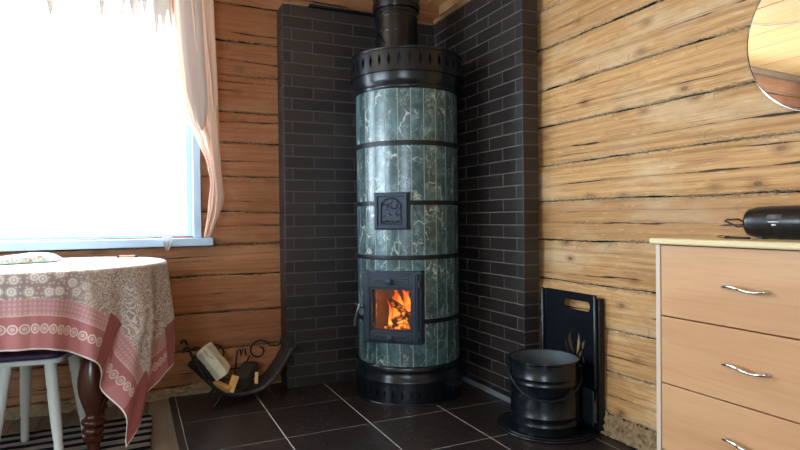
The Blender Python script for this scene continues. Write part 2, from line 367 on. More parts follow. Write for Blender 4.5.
# ------------------------------------------------------------------ mesh helpers
class MB:
    def __init__(s): s.v = []; s.f = []; s.uv = {}
    def add(s, vs, fs):
        b = len(s.v); s.v += [Vector(p) for p in vs]; s.f += [tuple(b+i for i in f) for f in fs]
    def box(s, lo, hi, T=None):
        (a, b, c), (d, e, f) = lo, hi
        vs = [Vector(p) for p in ((a,b,c),(d,b,c),(d,e,c),(a,e,c),(a,b,f),(d,b,f),(d,e,f),(a,e,f))]
        if T: vs = [T@p for p in vs]
        s.add(vs, [(0,3,2,1),(4,5,6,7),(0,1,5,4),(1,2,6,5),(2,3,7,6),(3,0,4,7)])
    def lathe(s, prof, n=48, c=(0, 0), T=None, cap=True):
        vs = []; fs = []
        for r, z in prof:
            for k in range(n):
                a = 2*PI*k/n; p = Vector((c[0]+r*math.cos(a), c[1]+r*math.sin(a), z)); vs.append(T@p if T else p)
        m = len(prof)
        for i in range(m-1):
            for k in range(n): fs.append((i*n+k, i*n+(k+1)%n, (i+1)*n+(k+1)%n, (i+1)*n+k))
        if cap: fs.append(tuple(reversed(range(n)))); fs.append(tuple((m-1)*n+k for k in range(n)))
        s.add(vs, fs)
    def tube(s, pts, r, n=8, close=False):
        pts = [Vector(p) for p in pts]; m = len(pts); vs = []; fs = []
        rr = r if isinstance(r, (list, tuple)) else [r]*m
        prev = None
        for i, p in enumerate(pts):
            t = (pts[(i+1) % m] if close else pts[min(i+1, m-1)]) - (pts[i-1] if (close or i) else pts[0])
            t.normalize()
            if prev is None:
                a = Vector((0, 0, 1)) if abs(t.z) < .9 else Vector((1, 0, 0)); nx = t.cross(a).normalized()
            else: nx = (prev - t*prev.dot(t)).normalized()
            prev = nx; ny = t.cross(nx)
            for k in range(n):
                a = 2*PI*k/n; vs.append(p+(nx*math.cos(a)+ny*math.sin(a))*rr[i])
        for i in range(m-1 if not close else m):
            j = (i+1) % m
            for k in range(n): fs.append((i*n+k, i*n+(k+1)%n, j*n+(k+1)%n, j*n+k))
        if not close: fs.append(tuple(reversed(range(n)))); fs.append(tuple((m-1)*n+k for k in range(n)))
        s.add(vs, fs)
    def prism(s, pts, z0, z1, T=None):
        n = len(pts); vs = [Vector((x, y, z0)) for x, y in pts]+[Vector((x, y, z1)) for x, y in pts]
        if T: vs = [T@p for p in vs]
        s.add(vs, [tuple(reversed(range(n))), tuple(range(n, 2*n))]+[(i, (i+1)%n, n+(i+1)%n, n+i) for i in range(n)])
    def grid(s, rows, thick=None):
        m = len(rows); n = len(rows[0]); b = len(s.v)
        s.v += [Vector(p) for r in rows for p in r]
        for i in range(m-1):
            for j in range(n-1): s.f.append((b+i*n+j, b+i*n+j+1, b+(i+1)*n+j+1, b+(i+1)*n+j))
    def build(s, name, mat, parent=None, smooth=35, bevel=0, world=True, fix=True):
        me = bpy.data.meshes.new(name)
        vs = s.v
        if parent is not None and world:
            inv = parent_inv(parent); vs = [inv@p for p in vs]
        me.from_pydata([tuple(p) for p in vs], [], s.f); me.validate(); me.update()
        if fix:
            import bmesh
            bm = bmesh.new(); bm.from_mesh(me); bmesh.ops.recalc_face_normals(bm, faces=bm.faces); bm.to_mesh(me); bm.free()
        if smooth:
            me.polygons.foreach_set('use_smooth', [True]*len(me.polygons)); me.set_sharp_from_angle(angle=math.radians(smooth))
        me.materials.append(mat)
        o = bpy.data.objects.new(name, me); COL.objects.link(o)
        if parent is not None: o.parent = parent
        if bevel:
            b = o.modifiers.new('bevel', 'BEVEL'); b.width = bevel; b.segments = 2; b.limit_method = 'ANGLE'; b.harden_normals = False
        return o
def mat_of(o):
    m = Matrix.LocRotScale(o.location, o.rotation_euler, o.scale)
    return mat_of(o.parent)@m if o.parent else m
def parent_inv(o): return mat_of(o).inverted()
def tag(o, label=None, cat=None, group=None, kind=None):
    if label: o['label'] = label
    if cat: o['category'] = cat
    if group: o['group'] = group
    if kind: o['kind'] = kind
    return o
def thing(name, label, cat, loc=(0, 0, 0), rz=0, group=None):
    o = bpy.data.objects.new(name, None); COL.objects.link(o); o.empty_display_size = .05
    o.location = loc; o.rotation_euler = (0, 0, rz); return tag(o, label, cat, group)
def struct(o): o['kind'] = 'structure'; return o
def B(name, lo, hi, mat, parent=None, bevel=.002, world=True):
    m = MB(); m.box(lo, hi); return m.build(name, mat, parent, bevel=bevel, world=world)

# ------------------------------------------------------------------ camera
Mr = ((0.90539934, 0.01484261, -0.42430145), (-0.42442483, 0.0063347, -0.90544102), (-0.01075129, 0.99986978, 0.01203501))
cam = bpy.data.cameras.new('camera'); co = bpy.data.objects.new('camera', cam); COL.objects.link(co)
co.matrix_world = Matrix.Translation((0, 0, .95))@Matrix(Mr).to_4x4()
cam.sensor_width = 36; cam.lens = 571.734/800*36; cam.clip_start = .02
scene.camera = co

# ------------------------------------------------------------------ room
XR, YB, ZC = 1.864, 3.32, 2.34
XL, YF = -2.3, -1.5
WX0, WX1, WZ0, WZ1 = -1.05, .325, .855, 2.21      # window opening in the back wall
FZ = -.01

def log_wall(name, mat, seams, u0, u1, place, step=.03, hole=None, seed=0, cracks=None):
    """place(u, z, h): h = distance out of the wall plane, into the room"""
    us = [u0+(u1-u0)*i/int((u1-u0)/step) for i in range(int((u1-u0)/step)+1)]
    me = bpy.data.meshes.new(name); V = []; F = []; A = {'crack': [], 'crack2': [], 'seam': [], 'logid': []}; UV = []
    n = len(us); rr = random.Random(seed)
    ts = [0, .02, .06, .14, .28, .42, .5, .58, .72, .86, .94, .98, 1]
    def sz(i, u):
        if i == 0 or i == len(seams)-1: return seams[i]
        return seams[i]+.010*noise.noise((u*.9, i*3.1+seed, 0))+.004*noise.noise((u*5, i*3.1+seed, 4))
    for i in range(len(seams)-1):
        lid = rr.random(); out = rr.uniform(-.006, .006)
        ct = rr.uniform(.3, .6); ct2 = rr.uniform(.65, .85) if rr.random() > .5 else rr.uniform(.15, .3)
        slope = rr.uniform(-.07, .07)
        b = len(V)
        for t in ts:
            for u in us:
                za, zb = sz(i, u), sz(i+1, u); z = za+(zb-za)*t
                q = abs(2*t-1)
                h = .007*(1-q**3) + out + .006*noise.noise((u*1.7, z*6, seed+i*9.)) + .0025*noise.noise((u*9, z*25, seed))
                if q > .95: h -= .010*((q-.95)/.05)**2
                V.append(place(u, z, h)); UV.append((u, z))
                cz = za+(zb-za)*ct+slope*(u-(u0+u1)/2)*.5+.012*noise.noise((u*1.3, i*5.+seed, 1))+.004*noise.noise((u*7, i, 2))
                cz2 = za+(zb-za)*ct2-slope*.3*(u-(u0+u1)/2)+.010*noise.noise((u*1.1, i*7.+seed, 8))+.003*noise.noise((u*8, i, 5))
                A['crack'].append(z-cz); A['crack2'].append(z-cz2)
                A['seam'].append(z-za if t < .5 else z-zb); A['logid'].append(lid)
        for j in range(len(ts)-1):
            for k in range(n-1):
                a = b+j*n+k
                if hole:
                    uc = (us[k]+us[k+1])/2; zc = V[a][2]*.5+V[a+n][2]*.5
                    if hole[0] < uc < hole[1] and hole[2] < zc < hole[3]: continue
                F.append((a, a+1, a+n+1, a+n))
    me.from_pydata(V, [], F); me.update()
    ul = me.uv_layers.new(name='UVMap')
    for l in me.loops: ul.data[l.index].uv = UV[l.vertex_index]
    for k, vals in A.items():
        at = me.attributes.new(k, 'FLOAT', 'POINT'); at.data.foreach_set('value', vals)
    me.polygons.foreach_set('use_smooth', [True]*len(me.polygons))
    me.materials.append(mat)
    o = bpy.data.objects.new(name, me); COL.objects.link(o); return struct(o)

SB = [-.02, .05, .231, .431, .636, .812, .994, 1.188, 1.386, 1.562, 1.767, 1.954, 2.163, 2.37]
SR = [-.02, .09, .274, .455, .64, .833, 1.023, 1.202, 1.391, 1.576, 1.78, 1.97, 2.15, 2.37]
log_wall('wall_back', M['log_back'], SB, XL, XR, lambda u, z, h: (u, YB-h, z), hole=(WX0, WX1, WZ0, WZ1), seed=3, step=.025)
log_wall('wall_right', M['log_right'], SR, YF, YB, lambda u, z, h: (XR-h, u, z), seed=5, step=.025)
FW = (-1.9, -.7, .9, 1.95)
LW = (1.25, 2.95, .85, 2.05)
log_wall('wall_left', M['pale_wall'], SR, YF, YB, lambda u, z, h: (XL+h, u, z), seed=8, hole=LW, step=.05)
log_wall('wall_front', M['pale_wall'], SR, XL, XR, lambda u, z, h: (u, YF+h, z), seed=11, hole=FW, step=.05)
# outer skins keep daylight from leaking round the logs
m = MB()
for lo, hi in (((XR+.02, YF-.1, -.1), (XR+.12, YB+.12, 2.45)), ((XL-.1, YF-.12, -.1), (FW[0], YF-.02, 2.45)), ((FW[1], YF-.12, -.1), (XR+.02, YF-.02, 2.45)), ((FW[0], YF-.12, -.1), (FW[1], YF-.02, FW[2])), ((FW[0], YF-.12, FW[3]), (FW[1], YF-.02, 2.45)),
               ((XL-.1, YF-.02, -.1), (XL-.02, LW[0], 2.45)), ((XL-.1, LW[1], -.1), (XL-.02, YB+.12, 2.45)), ((XL-.1, LW[0], -.1), (XL-.02, LW[1], LW[2])), ((XL-.1, LW[0], LW[3]), (XL-.02, LW[1], 2.45)),
               ((XL-.02, YB+.02, -.1), (WX0, YB+.12, 2.45)), ((WX1, YB+.02, -.1), (XR+.02, YB+.12, 2.45)), ((WX0, YB+.02, -.1), (WX1, YB+.12, WZ0)), ((WX0, YB+.02, WZ1), (WX1, YB+.12, 2.45))):
    m.box(lo, hi)
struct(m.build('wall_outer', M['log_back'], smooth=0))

# floor boards
m = MB(); x = XL
while x < XR:
    m.box((x, YF, FZ-.03), (min(x+.115, XR+.02), YB+.02, FZ+random.uniform(-.001, .001))); x += .118
struct(m.build('floor', M['floor_board'], smooth=0, bevel=.001))
struct(B('floor_base', (XL-.1, YF-.1, -.12), (XR+.12, YB+.12, FZ-.031), M['floor_board'], bevel=0))  # unseen slab added to stop light leaking up between the boards
# ceiling boards running towards the window wall
m = MB(); x = XL
while x < XR:
    m.box((x, YF, ZC+random.uniform(0, .004)), (min(x+.158, XR+.02), YB+.02, ZC+.03)); x += .162
struct(m.build('ceiling', M['ceiling'], smooth=0, bevel=.002))
B('ceiling_backing', (XL-.1, YF-.1, ZC+.03), (XR+.1, YB+.1, ZC+.06), M['ceiling'])['kind'] = 'structure'
struct(B('trim_1', (XL, YB-.07, ZC-.045), (.80, YB-.012, ZC-.001), M['trim_wood_x']))

# tiled hearth area
PX0 = .182
m = MB(); xs = [.195, .594, .990, 1.386, 1.782, XR-.004]; ys = [YB-.012, 3.245, 2.85, 2.455, 2.06, 1.665, 1.27, .875, .48]
for i in range(len(xs)-1):
    for j in range(len(ys)-1):
        m.box((xs[i]+.0028, ys[j+1]+.0028, -.008), (xs[i+1]-.0028, ys[j]-.0028, 0))
struct(m.build('floor_tiles', M['tile'], smooth=0, bevel=.0008))
struct(B('floor_grout', (PX0+.01, ys[-1], FZ-.002), (XR-.002, YB-.01, -.0018), M['grout'], bevel=0))
struct(B('trim_2', (PX0-.018, ys[-1], FZ-.004), (PX0+.012, YB-.012, .003), M['floor_edge']))

# brick panels
def bricks(name, segs, mortar):
    """segs: list of (origin, dir, L0, L1, first joints even/odd, brick length)"""
    m = MB()
    for (ox, oy), (dx, dy), (nx, ny), Lt, j0, bl, zt in segs:
        ch = .0657; nrow = int(zt/ch)+1
        for r in range(nrow):
            z1 = zt-r*ch-.003; z0 = max(zt-(r+1)*ch+.003, 0.002)
            if z1-z0 < .01: continue
            off = j0[r % 2]; js = [0]; k = off
            while k < Lt-.005:
                if k > .005: js.append(k)
                k += bl
            js.append(Lt)
            for a, b in zip(js[:-1], js[1:]):
                a2 = a+(.003 if a > 0 else 0); b2 = b-(.003 if b < Lt else 0)
                d = random.uniform(0, .0008)
                P = lambda u, w: (ox+dx*u+nx*w, oy+dy*u+ny*w)
                q = [P(a2, -.006), P(b2, -.006), P(b2, .001+d), P(a2, .001+d)]
                vs = [(p[0], p[1], z0) for p in q]+[(p[0], p[1], z1) for p in q]
                m.add(vs, [(0,3,2,1),(4,5,6,7),(0,1,5,4),(1,2,6,5),(2,3,7,6),(3,0,4,7)])
    return struct(m.build(name, M['brick'], smooth=0, bevel=.0012))
YP, XP, YE, X0 = 3.176, 1.7375, 2.279, .778
ZT = 2.158
struct(B('wall_back_brick_core', (X0+.003, YP+.001, 0), (XR-.0, YB-.0, ZT-.004), M['mortar_l'], bevel=0))
struct(B('wall_right_brick_core', (XP+.001, YE+.003, 0), (XR-.038, YP+.01, ZT-.004), M['mortar_r'], bevel=0))
bricks('wall_back_brick', [((X0, YP), (1, 0), (0, -1), XP-X0, (.048, .171), .2465, ZT), ((X0, YB-.01), (0, -1), (-1, 0), YB-.01-YP, (.5, .5), .5, ZT)], 0)
bricks('wall_right_brick', [((XP, YE), (0, 1), (-1, 0), YP-YE, (.056, .168), .234, ZT), ((XP, YE), (1, 0), (0, -1), XR-XP-.037, (.5, .5), .5, ZT)], 0)
struct(B('trim_3', (XP-.012, YE+.0, ZT), (XP+.03, YP-.02, ZT+.028), M['trim_wood']))
struct(B('trim_4', (1.43, YP-.006, ZT), (XP-.012, YP+.03, ZT+.012), M['trim_wood_x']))
struct(B('trim_5', (.93, YP-.02, ZT), (1.43, YP+.05, ZT+.014), M['black_sat']))
struct(B('trim_6', (X0+.02, YP-.004, ZT), (.92, YP+.02, ZT+.008), M['trim_wood_x']))
struct(B('trim_7', (XP-.009, YE+.01, 0.0), (XP-.0035, YP-.01, .028), M['skirt']))
# crumbling plaster along the bottom of the right wall and the back wall
def rubble(name, a, b, n, depth, hgt, seed):
    rows = []
    N = 220
    for j in range(9):
        t = j/8; row = []
        for i in range(N+1):
            p = Vector(a).lerp(Vector(b), i/N)
            d = depth*(1-t)**.6+.022*noise.noise((i*.35, j*.9, seed))*(1-t*.5)+.012*noise.noise((i*1.3, j*2.1, seed+4))+.014
            h = hgt*t*(1+.35*noise.noise((i*.12, seed, 3))+.25*noise.noise((i*.5, seed, 9)))
            row.append(p+Vector(n)*max(d, .004)+Vector((0, 0, h+.004)))
        rows.append(row)
    m = MB(); m.grid(rows); return struct(m.build(name, M['rubble'], smooth=60, fix=False))
rubble('trim_8', (XR, 1.30, 0), (XR, 2.27, 0), (-1, 0, 0), .012, .095, 2)
rubble('trim_9', (XL, YB, FZ), (.77, YB, FZ), (0, -1, 0), .012, .055, 6)

# tow hanging from the seams
def tow(name, label, seams, u0, u1, place, n, skip, seed):
    rr = random.Random(seed); m = MB()
    for z in seams:
        k = 0
        while k < n:
            k += 1
            u = rr.uniform(u0, u1)
            if skip and skip(u, z): continue
            L = rr.uniform(.01, .055) if rr.random() > .12 else rr.uniform(.05, .10)
            a = rr.uniform(-.5, .5)+(PI if rr.random() < .5 else 0); cv = rr.uniform(-40, 40)
            pts = []; uu, zz, hh = u, z+rr.uniform(-.006, .004), .004
            for q in range(5):
                pts.append(place(uu, zz, hh)); a += cv*L/5
                uu += math.cos(a)*L/4; zz += math.sin(a)*L/4*.7-.0015; hh = .012+rr.uniform(0, .010)
            m.tube(pts, rr.uniform(.0006, .0011), 4)
    return tag(m.build(name, M['tow'], smooth=0), label, 'tow', kind='stuff')
tow('seam_tow', 'dry tow strands poking out of the seams of the brown log wall under and beside the window', SB[4:12]+SB[2:4], -.2, .776, lambda u, z, h: (u, YB-h-.004, z), 75,
    lambda u, z: u < .42 and z > .8, 4)
tow('seam_tow', 'dry tow strands poking out of the seams of the honey coloured log wall on the right', SR[1:-2], .85, 2.27, lambda u, z, h: (XR-h-.004, u, z), 60, lambda u, z: u > 1.85 and z < .6, 9)

# ------------------------------------------------------------------ windows
w = bpy.data.objects.new('window_1', None); COL.objects.link(w); w.location = (-.36, YB, WZ0); struct(w)
m = MB()
m.box((WX1-.022, YB-.03, WZ0), (WX1+.018, YB+.1, WZ1)); m.box((WX0-.02, YB-.03, WZ0), (WX0+.02, YB+.1, WZ1))
m.box((WX0-.02, YB-.03, WZ1-.02), (WX1+.018, YB+.1, WZ1+.02)); m.box((WX0, YB+.0, WZ0-.002), (WX1, YB+.1, WZ0+.006))
m.build('window_frame', M['win_paint'], w, bevel=.003)
m = MB(); m.box((WX1-.05, YB+.05, WZ0+.005), (WX1-.022, YB+.08, WZ1-.02)); m.box((WX0+.02, YB+.05, WZ0+.005), (WX0+.05, YB+.08, WZ1-.02))
m.box((WX0+.05, YB+.05, WZ0+.005), (WX1-.05, YB+.08, WZ0+.02)); m.box((WX0+.05, YB+.05, WZ1-.05), (WX1-.05, YB+.08, WZ1-.02))
m.build('window_sash', M['win_paint'], w, bevel=.002)
B('window_pane', (WX0+.05, YB+.063, WZ0+.02), (WX1-.05, YB+.067, WZ1-.05), M['glass'], w, bevel=0)
B('window_sill', (-1.2, 3.245, .812), (.400, YB+.04, .855), M['win_paint'], w, bevel=.004)
w = bpy.data.objects.new('window_2', None); COL.objects.link(w); w.location = (XL, 2.1, LW[2]); struct(w)
m = MB()
for a, b in (((LW[0]-.03, LW[2]-.03), (LW[0]+.03, LW[3]+.03)), ((LW[1]-.03, LW[2]-.03), (LW[1]+.03, LW[3]+.03)), ((LW[0], LW[2]-.03), (LW[1], LW[2]+.03)), ((LW[0], LW[3]-.03), (LW[1], LW[3]+.03)), ((2.08, LW[2]), (2.12, LW[3]))):
    m.box((XL-.1, a[0], a[1]), (XL+.03, b[0], b[1]))
m.build('window_frame', M['win_paint'], w, bevel=.003)
B('window_pane', (XL-.052, LW[0]+.03, LW[2]+.03), (XL-.048, LW[1]-.03, LW[3]-.03), M['glass'], w, bevel=0)

w = bpy.data.objects.new('fill_window', None); COL.objects.link(w); w.location = (-1.3, YF, FW[2]); struct(w)  # added window behind the camera, unseen, for frontal fill daylight
m = MB()
for a, b in (((FW[0]-.03, FW[2]-.03), (FW[0]+.03, FW[3]+.03)), ((FW[1]-.03, FW[2]-.03), (FW[1]+.03, FW[3]+.03)), ((FW[0], FW[2]-.03), (FW[1], FW[2]+.03)), ((FW[0], FW[3]-.03), (FW[1], FW[3]+.03)), ((-1.32, FW[2]), (-1.28, FW[3]))):
    m.box((a[0], YF-.1, a[1]), (b[0], YF+.03, b[1]))
m.build('window_frame', M['win_paint'], w, bevel=.003)
B('window_pane', (FW[0]+.03, YF-.052, FW[2]+.03), (FW[1]-.03, YF-.048, FW[3]-.03), M['glass'], w, bevel=0)

# ------------------------------------------------------------------ curtains
def lerp_tab(tab, z):
    tab = sorted(tab)
    if z <= tab[0][0]: return tab[0][1]
    for (a, p), (b, q) in zip(tab[:-1], tab[1:]):
        if z <= b:
            t = (z-a)/(b-a); t = t*t*(3-2*t)*.4+t*.6; return p+(q-p)*t
    return tab[-1][1]
xl = [(2.2, .19), (1.9, .203), (1.63, .22), (1.48, .262), (1.38, .315), (1.25, .365), (1.154, .381), (1.0, .366), (.861, .346)]
xr = [(2.2, .395), (1.9, .407), (1.65, .424), (1.236, .438), (1.085, .452), (1.03, .445), (.988, .428), (.861, .371)]
t = thing('curtain', 'sheer peach tulle curtain hanging down the right side of the bright window', 'curtain', (.3, 3.2, .86))
rows = []
NZ = 70
for j in range(NZ+1):
    z = 2.29-(2.29-.861)*j/NZ; a, b = lerp_tab(xl, z), lerp_tab(xr, z); row = []
    for i in range(61):
        s_ = i/60; ph = s_*2*PI*3.4+.8*math.sin(z*3)
        amp = .02*(b-a)/.2+.006
        y = 3.19+amp*math.sin(ph)+.008*math.sin(ph*2.3+z*5)
        row.append((a+(b-a)*(s_+.012*math.sin(ph+z*4)), y, z))
    rows.append(row)
m = MB(); m.grid(rows); o = m.build('fabric', M['peach'], t, smooth=180, fix=False)
rows = []
for j in range(41):
    z = 2.29-(2.29-1.46)*j/40; a = lerp_tab(xl, z)-.018; b = .322 if z > 1.6 else .322+(1.6-z)*.2; rows.append([(a+(b-a)*i/24, 3.245+.010*math.sin(i*.9+z*3), z) for i in range(25)])
m = MB(); m.grid(rows); m.build('dimming_layer', M['peach'], t, smooth=180, fix=False)  # extra layer added to dim the window light through the drape
def ribbon(pts, width, dy):
    m = MB(); rows = []
    for x, z, w_ in pts:
        rows.append([(x-w_*width/2, 3.165+dy, z), (x-w_*width/4, 3.155+dy, z-.004), (x, 3.168+dy, z-.006), (x+w_*width/4, 3.156+dy, z-.004), (x+w_*width/2, 3.165+dy, z)])
    m.grid(rows); return m
ribbon([(.285, 2.2, 1.), (.300, 1.9, 1.0), (.322, 1.6, .9), (.335, 1.48, .5), (.34, 1.42, .05)], .11, 0).build('ruffle', M['tulle'], t, smooth=180, fix=False)
ribbon([(.375, 2.2, 1.), (.385, 1.9, 1.), (.395, 1.6, 1.), (.405, 1.3, .6), (.425, 1.08, .55), (.41, .98, .4), (.37, .862, .2)], .06, .004).build('ruffle', M['peach'], t, smooth=180, fix=False)
t = thing('valance', 'sheer gathered white tulle swag with pointed tips across the window top', 'curtain', (-.3, 3.21, 2.2))
tips = [(-.51, 1.918, .035), (-.34, 1.927, .05), (-.40, 2.03, .03), (-.12, 1.938, .03), (-.03, 1.965, .04), (.029, 1.925, .045), (.075, 1.99, .03), (.13, 1.87, .03), (.164, 1.88, .03), (.20, 1.93, .03), (-.22, 2.03, .02), (-.7, 1.95, .04), (-.9, 1.93, .05)]
rows = []
xsv = [-1.15+1.4*i/280 for i in range(281)]
for j in range(17):
    row = []
    for x in xsv:
        zb = 2.17
        for tx, tz, w_ in tips:
            k = max(0, 1-abs(x-tx)/w_); zb = min(zb, 2.17-(2.17-tz)*k)
        z = 2.30+(zb-2.30)*j/16
        row.append((x, 3.215+.010*math.sin(x*90+.3*math.sin(x*17))+.006*math.sin(x*41), z))
    rows.append(row)
m = MB(); m.grid(rows); m.build('fabric', M['swag'], t, smooth=180, fix=False)
m = MB(); m.tube([(-1.2, 3.21, 2.30), (.46, 3.21, 2.30)], .008, 10); tag(m.build('curtain_rod', M['white_paint']), 'white curtain rod above the window carrying the swag', 'curtain rod')
# trailing tip lying over the sill on the left of the sill end
m = MB(); rows = []
for j in range(12):
    t_ = j/11; z = 1.02-.215*t_ if t_ < .75 else .859-.12*(t_-.75)*2.2
    y = 3.235-.03*math.sin(t_*PI) if t_ < .75 else 3.238
    wd = .075*(1-t_)**.5+.012
    rows.append([(.165+(i/8-.5)*wd*1.0, y+.006*math.sin(i*1.7+j*.4)-.004, z) for i in range(9)])
m.grid(rows); tag(m.build('curtain_tail', M['tulle'], smooth=180, fix=False), 'white tulle curtain tip trailing over the window sill beside the table end', 'curtain')
m = MB(); m.tube([(-.083, 3.19, 2.005), (-.06, 3.19, 1.95), (-.055, 3.19, 1.93), (-.02, 3.19, 1.85), (.012, 3.19, 1.78)], .0016, 6)
tag(m.build('dark_thread', M['black_cord']), 'thin dark thread slanting down across the bright window', 'thread')

# ------------------------------------------------------------------ table
def stadium(x0, x1, y0, y1, r, n=24):
    pts = []
    for cx, cy, a0 in ((x1-r, y0+r, -PI/2), (x1-r, y1-r, 0), (x0+r, y1-r, PI/2), (x0+r, y0+r, PI)):
        for k in range(n+1):
            a = a0+PI/2*k/n; pts.append((cx+r*math.cos(a), cy+r*math.sin(a)))
    return pts
TX0, TX1, TY0, TY1, TR, TZ = -1.35, .128, 2.335, 3.245, .453, .774
t = thing('dining_table', 'round ended dining table with thick turned dark wooden legs under patterned cloth', 'table', (-.6, 2.8, FZ))
m = MB(); m.prism(stadium(TX0+.004, TX1-.004, TY0+.004, TY1-.004, TR-.004), TZ-.028, TZ-.003); m.build('tabletop', M['dark_wood'], t, bevel=.004)
m = MB(); m.box((-1.1, 2.56, .66), (-.12, 2.585, TZ-.028)); m.box((-1.1, 3.0, .66), (-.12, 3.025, TZ-.028)); m.box((-.145, 2.585, .66), (-.12, 3.0, TZ-.028)); m.box((-1.1, 2.585, .66), (-1.075, 3.0, TZ-.028))
m.build('apron', M['dark_wood'], t, bevel=.003)
legp = [(.018, 0), (.026, .004), (.034, .02), (.024, .045), (.0235, .078), (.03, .085), (.037, .09), (.038, .1), (.032, .106), (.028, .11), (.038, .118), (.041, .128), (.038, .138), (.030, .143), (.038, .150), (.0445, .160), (.042, .170), (.031, .178), (.026, .19), (.030, .205), (.040, .235), (.050, .27), (.0545, .305), (.0535, .335), (.047, .37), (.040, .40), (.032, .42), (.028, .43), (.038, .44), (.04, .455), (.032, .47), (.036, .50), (.04, .53)]
for x, y in ((-.152, 2.585), (-1.07, 2.6), (-.152, 3.0), (-1.07, 3.0)):
    m = MB(); m.lathe([(r, z+FZ+(.0105 if z < .01 else 0)) for r, z in legp], 32, (x, y)); m.box((x-.04, y-.04, .52), (x+.04, y+.04, TZ-.028)); m.build('leg', M['dark_wood'], t, smooth=50)

# cloth: rectangular sheet laid over the rounded top, the corner falls as a long flap
OX, OY = .425, .268
def cloth_point(px, py):
    cx0, cx1, cy0, cy1 = TX0+TR, TX1-TR, TY0+TR, TY1-TR
    qx, qy = min(max(px, cx0), cx1), min(max(py, cy0), cy1)
    dx, dy = px-qx, py-qy; d = math.hypot(dx, dy)
    if d <= TR: return (px, py, TZ)
    nx, ny = dx/d, dy/d; over = d-TR; rr = .012
    ang = math.atan2(ny, nx)
    bx, by = qx+nx*TR, qy+ny*TR
    # arc over the edge, then straight down
    if over < rr*PI/2:
        a = over/rr; return (bx+nx*(rr*math.sin(a)-rr*0), by+ny*rr*math.sin(a), TZ-rr*(1-math.cos(a)))
    drop = over-rr*PI/2+rr
    sarc = ang*TR + (bx if abs(ny) > .999 else 0) + (by*.7 if abs(nx) > .999 else 0)
    corner = max(0, -nx*ny*2)          # how near the flap
    k = min(1, drop/.25)
    fold = (.007+.024*corner)*k*math.sin(sarc*36+.6+2*noise.noise((sarc*3, 0, 0))) + (.004+.006*corner)*k*math.sin(sarc*71+2)
    flare = rr+.016*k-.035*corner*max(0, drop-.25)
    tw = -.26*corner**2*max(0, drop-.2)+.012*corner*k*math.sin(drop*16+sarc*20)
    x = bx+nx*(flare+fold)-ny*tw; y = by+ny*(flare+fold)+nx*tw
    if y > YB-.03: y = YB-.03
    return (x, y, TZ-drop)
cx1, cy0 = TX1+OX, TY0-OY; cx0, cy1 = TX0-.3, TY1+.035
nx_, ny_ = 190, 130
xs_ = [cx1-(cx1-cx0)*(i/nx_)**1.25 for i in range(nx_+1)]; ys_ = [cy0+(cy1-cy0)*(j/ny_)**1.15 for j in range(ny_+1)]
m = MB(); rows = [[cloth_point(x, y) for x in xs_] for y in ys_]; m.grid(rows)
cl = m.build('tablecloth', M['cloth'], None, smooth=180, fix=False)
ul = cl.data.uv_layers.new(name='UVMap'); nn = nx_+1
for l in cl.data.loops:
    i = l.vertex_index; ul.data[l.index].uv = (cx1-xs_[i % nn], ys_[i//nn]-cy0)
sm = cl.modifiers.new('thick', 'SOLIDIFY'); sm.thickness = .0015; sm.offset = 1
tag(cl, 'lace patterned beige tablecloth with dusky pink hem draped over the round ended table', 'tablecloth')

# floral fold and pencil on the table
m = MB(); rows = []
for j in range(15):
    v_ = j/14; row = []
    for i in range(40):
        u_ = i/39; x = -.80+u_*.50; y = 2.69+.24*v_+.20*(u_)+.01*math.sin(u_*9)
        e = min(1, min(u_, 1-u_)*9, ); e2 = math.sin(PI*v_)**.5 if 0 < v_ < 1 else 0
        z = TZ+.004+.026*math.sqrt(max(0, 1-(1-e)**2))*e2*(1+.25*noise.noise((u_*5, v_*3, 2)))+.014*e2*max(0, 1-abs(u_-.78)/.25)
        row.append((x, y, z))
    rows.append(row)
m.grid(rows)
b0 = len(m.v); m.grid([[(p[0], p[1], TZ+.002) for p in rows[0]], [(p[0], p[1], TZ+.002) for p in rows[-1]]])
tag(m.build('folded_cloth', M['floral'], smooth=60), 'folded floral print cloth with red flowers lying on the table', 'cloth')
t = thing('pencil', 'short orange brown stick with dark tips on the table near its rounded end', 'pencil', (-.02, 3.02, TZ))
m = MB(); m.tube([(-.058, 3.055, TZ+.007), (.012, 3.025, TZ+.007)], .0055, 10); m.build('body', M['pen'], t)
for a, b in (((-.066, 3.0585, TZ+.007), (-.057, 3.0546, TZ+.007)), ((.011, 3.0254, TZ+.007), (.020, 3.0215, TZ+.007))):
    m = MB(); m.tube([a, b], .0064, 10); m.build('tip', M['black_cord'], t)

# ------------------------------------------------------------------ stool
t = thing('stool', 'white wooden stool with dark purple seat pushed under the table', 'stool', (-.365, 2.73, FZ))
cor = [(-.26, 2.575), (-.205, 2.83), (-.43, 2.89), (-.52, 2.61)]
def rounded(poly, r, n=6):
    out = []; N = len(poly)
    for i in range(N):
        p = Vector(poly[i]); a = (Vector(poly[i-1])-p).normalized(); b = (Vector(poly[(i+1) % N])-p).normalized()
        for k in range(n+1):
            t_ = k/n; out.append(tuple(p+a*r*(1-t_)**2+b*r*t_**2))
    return out
m = MB(); m.prism(rounded(cor, .05), .398, .417); m.build('seat', M['white_paint'], t, bevel=.003)
cc = Vector((-.355, 2.725)); m = MB(); m.prism([tuple(cc+(Vector(p)-cc)*.97) for p in rounded(cor, .05)], .417, .442); m.build('cushion', M['purple'], t, bevel=.008)
feet = [(-.262, 2.54), (-.193, 2.85), (-.437, 2.945), (-.50, 2.60)]
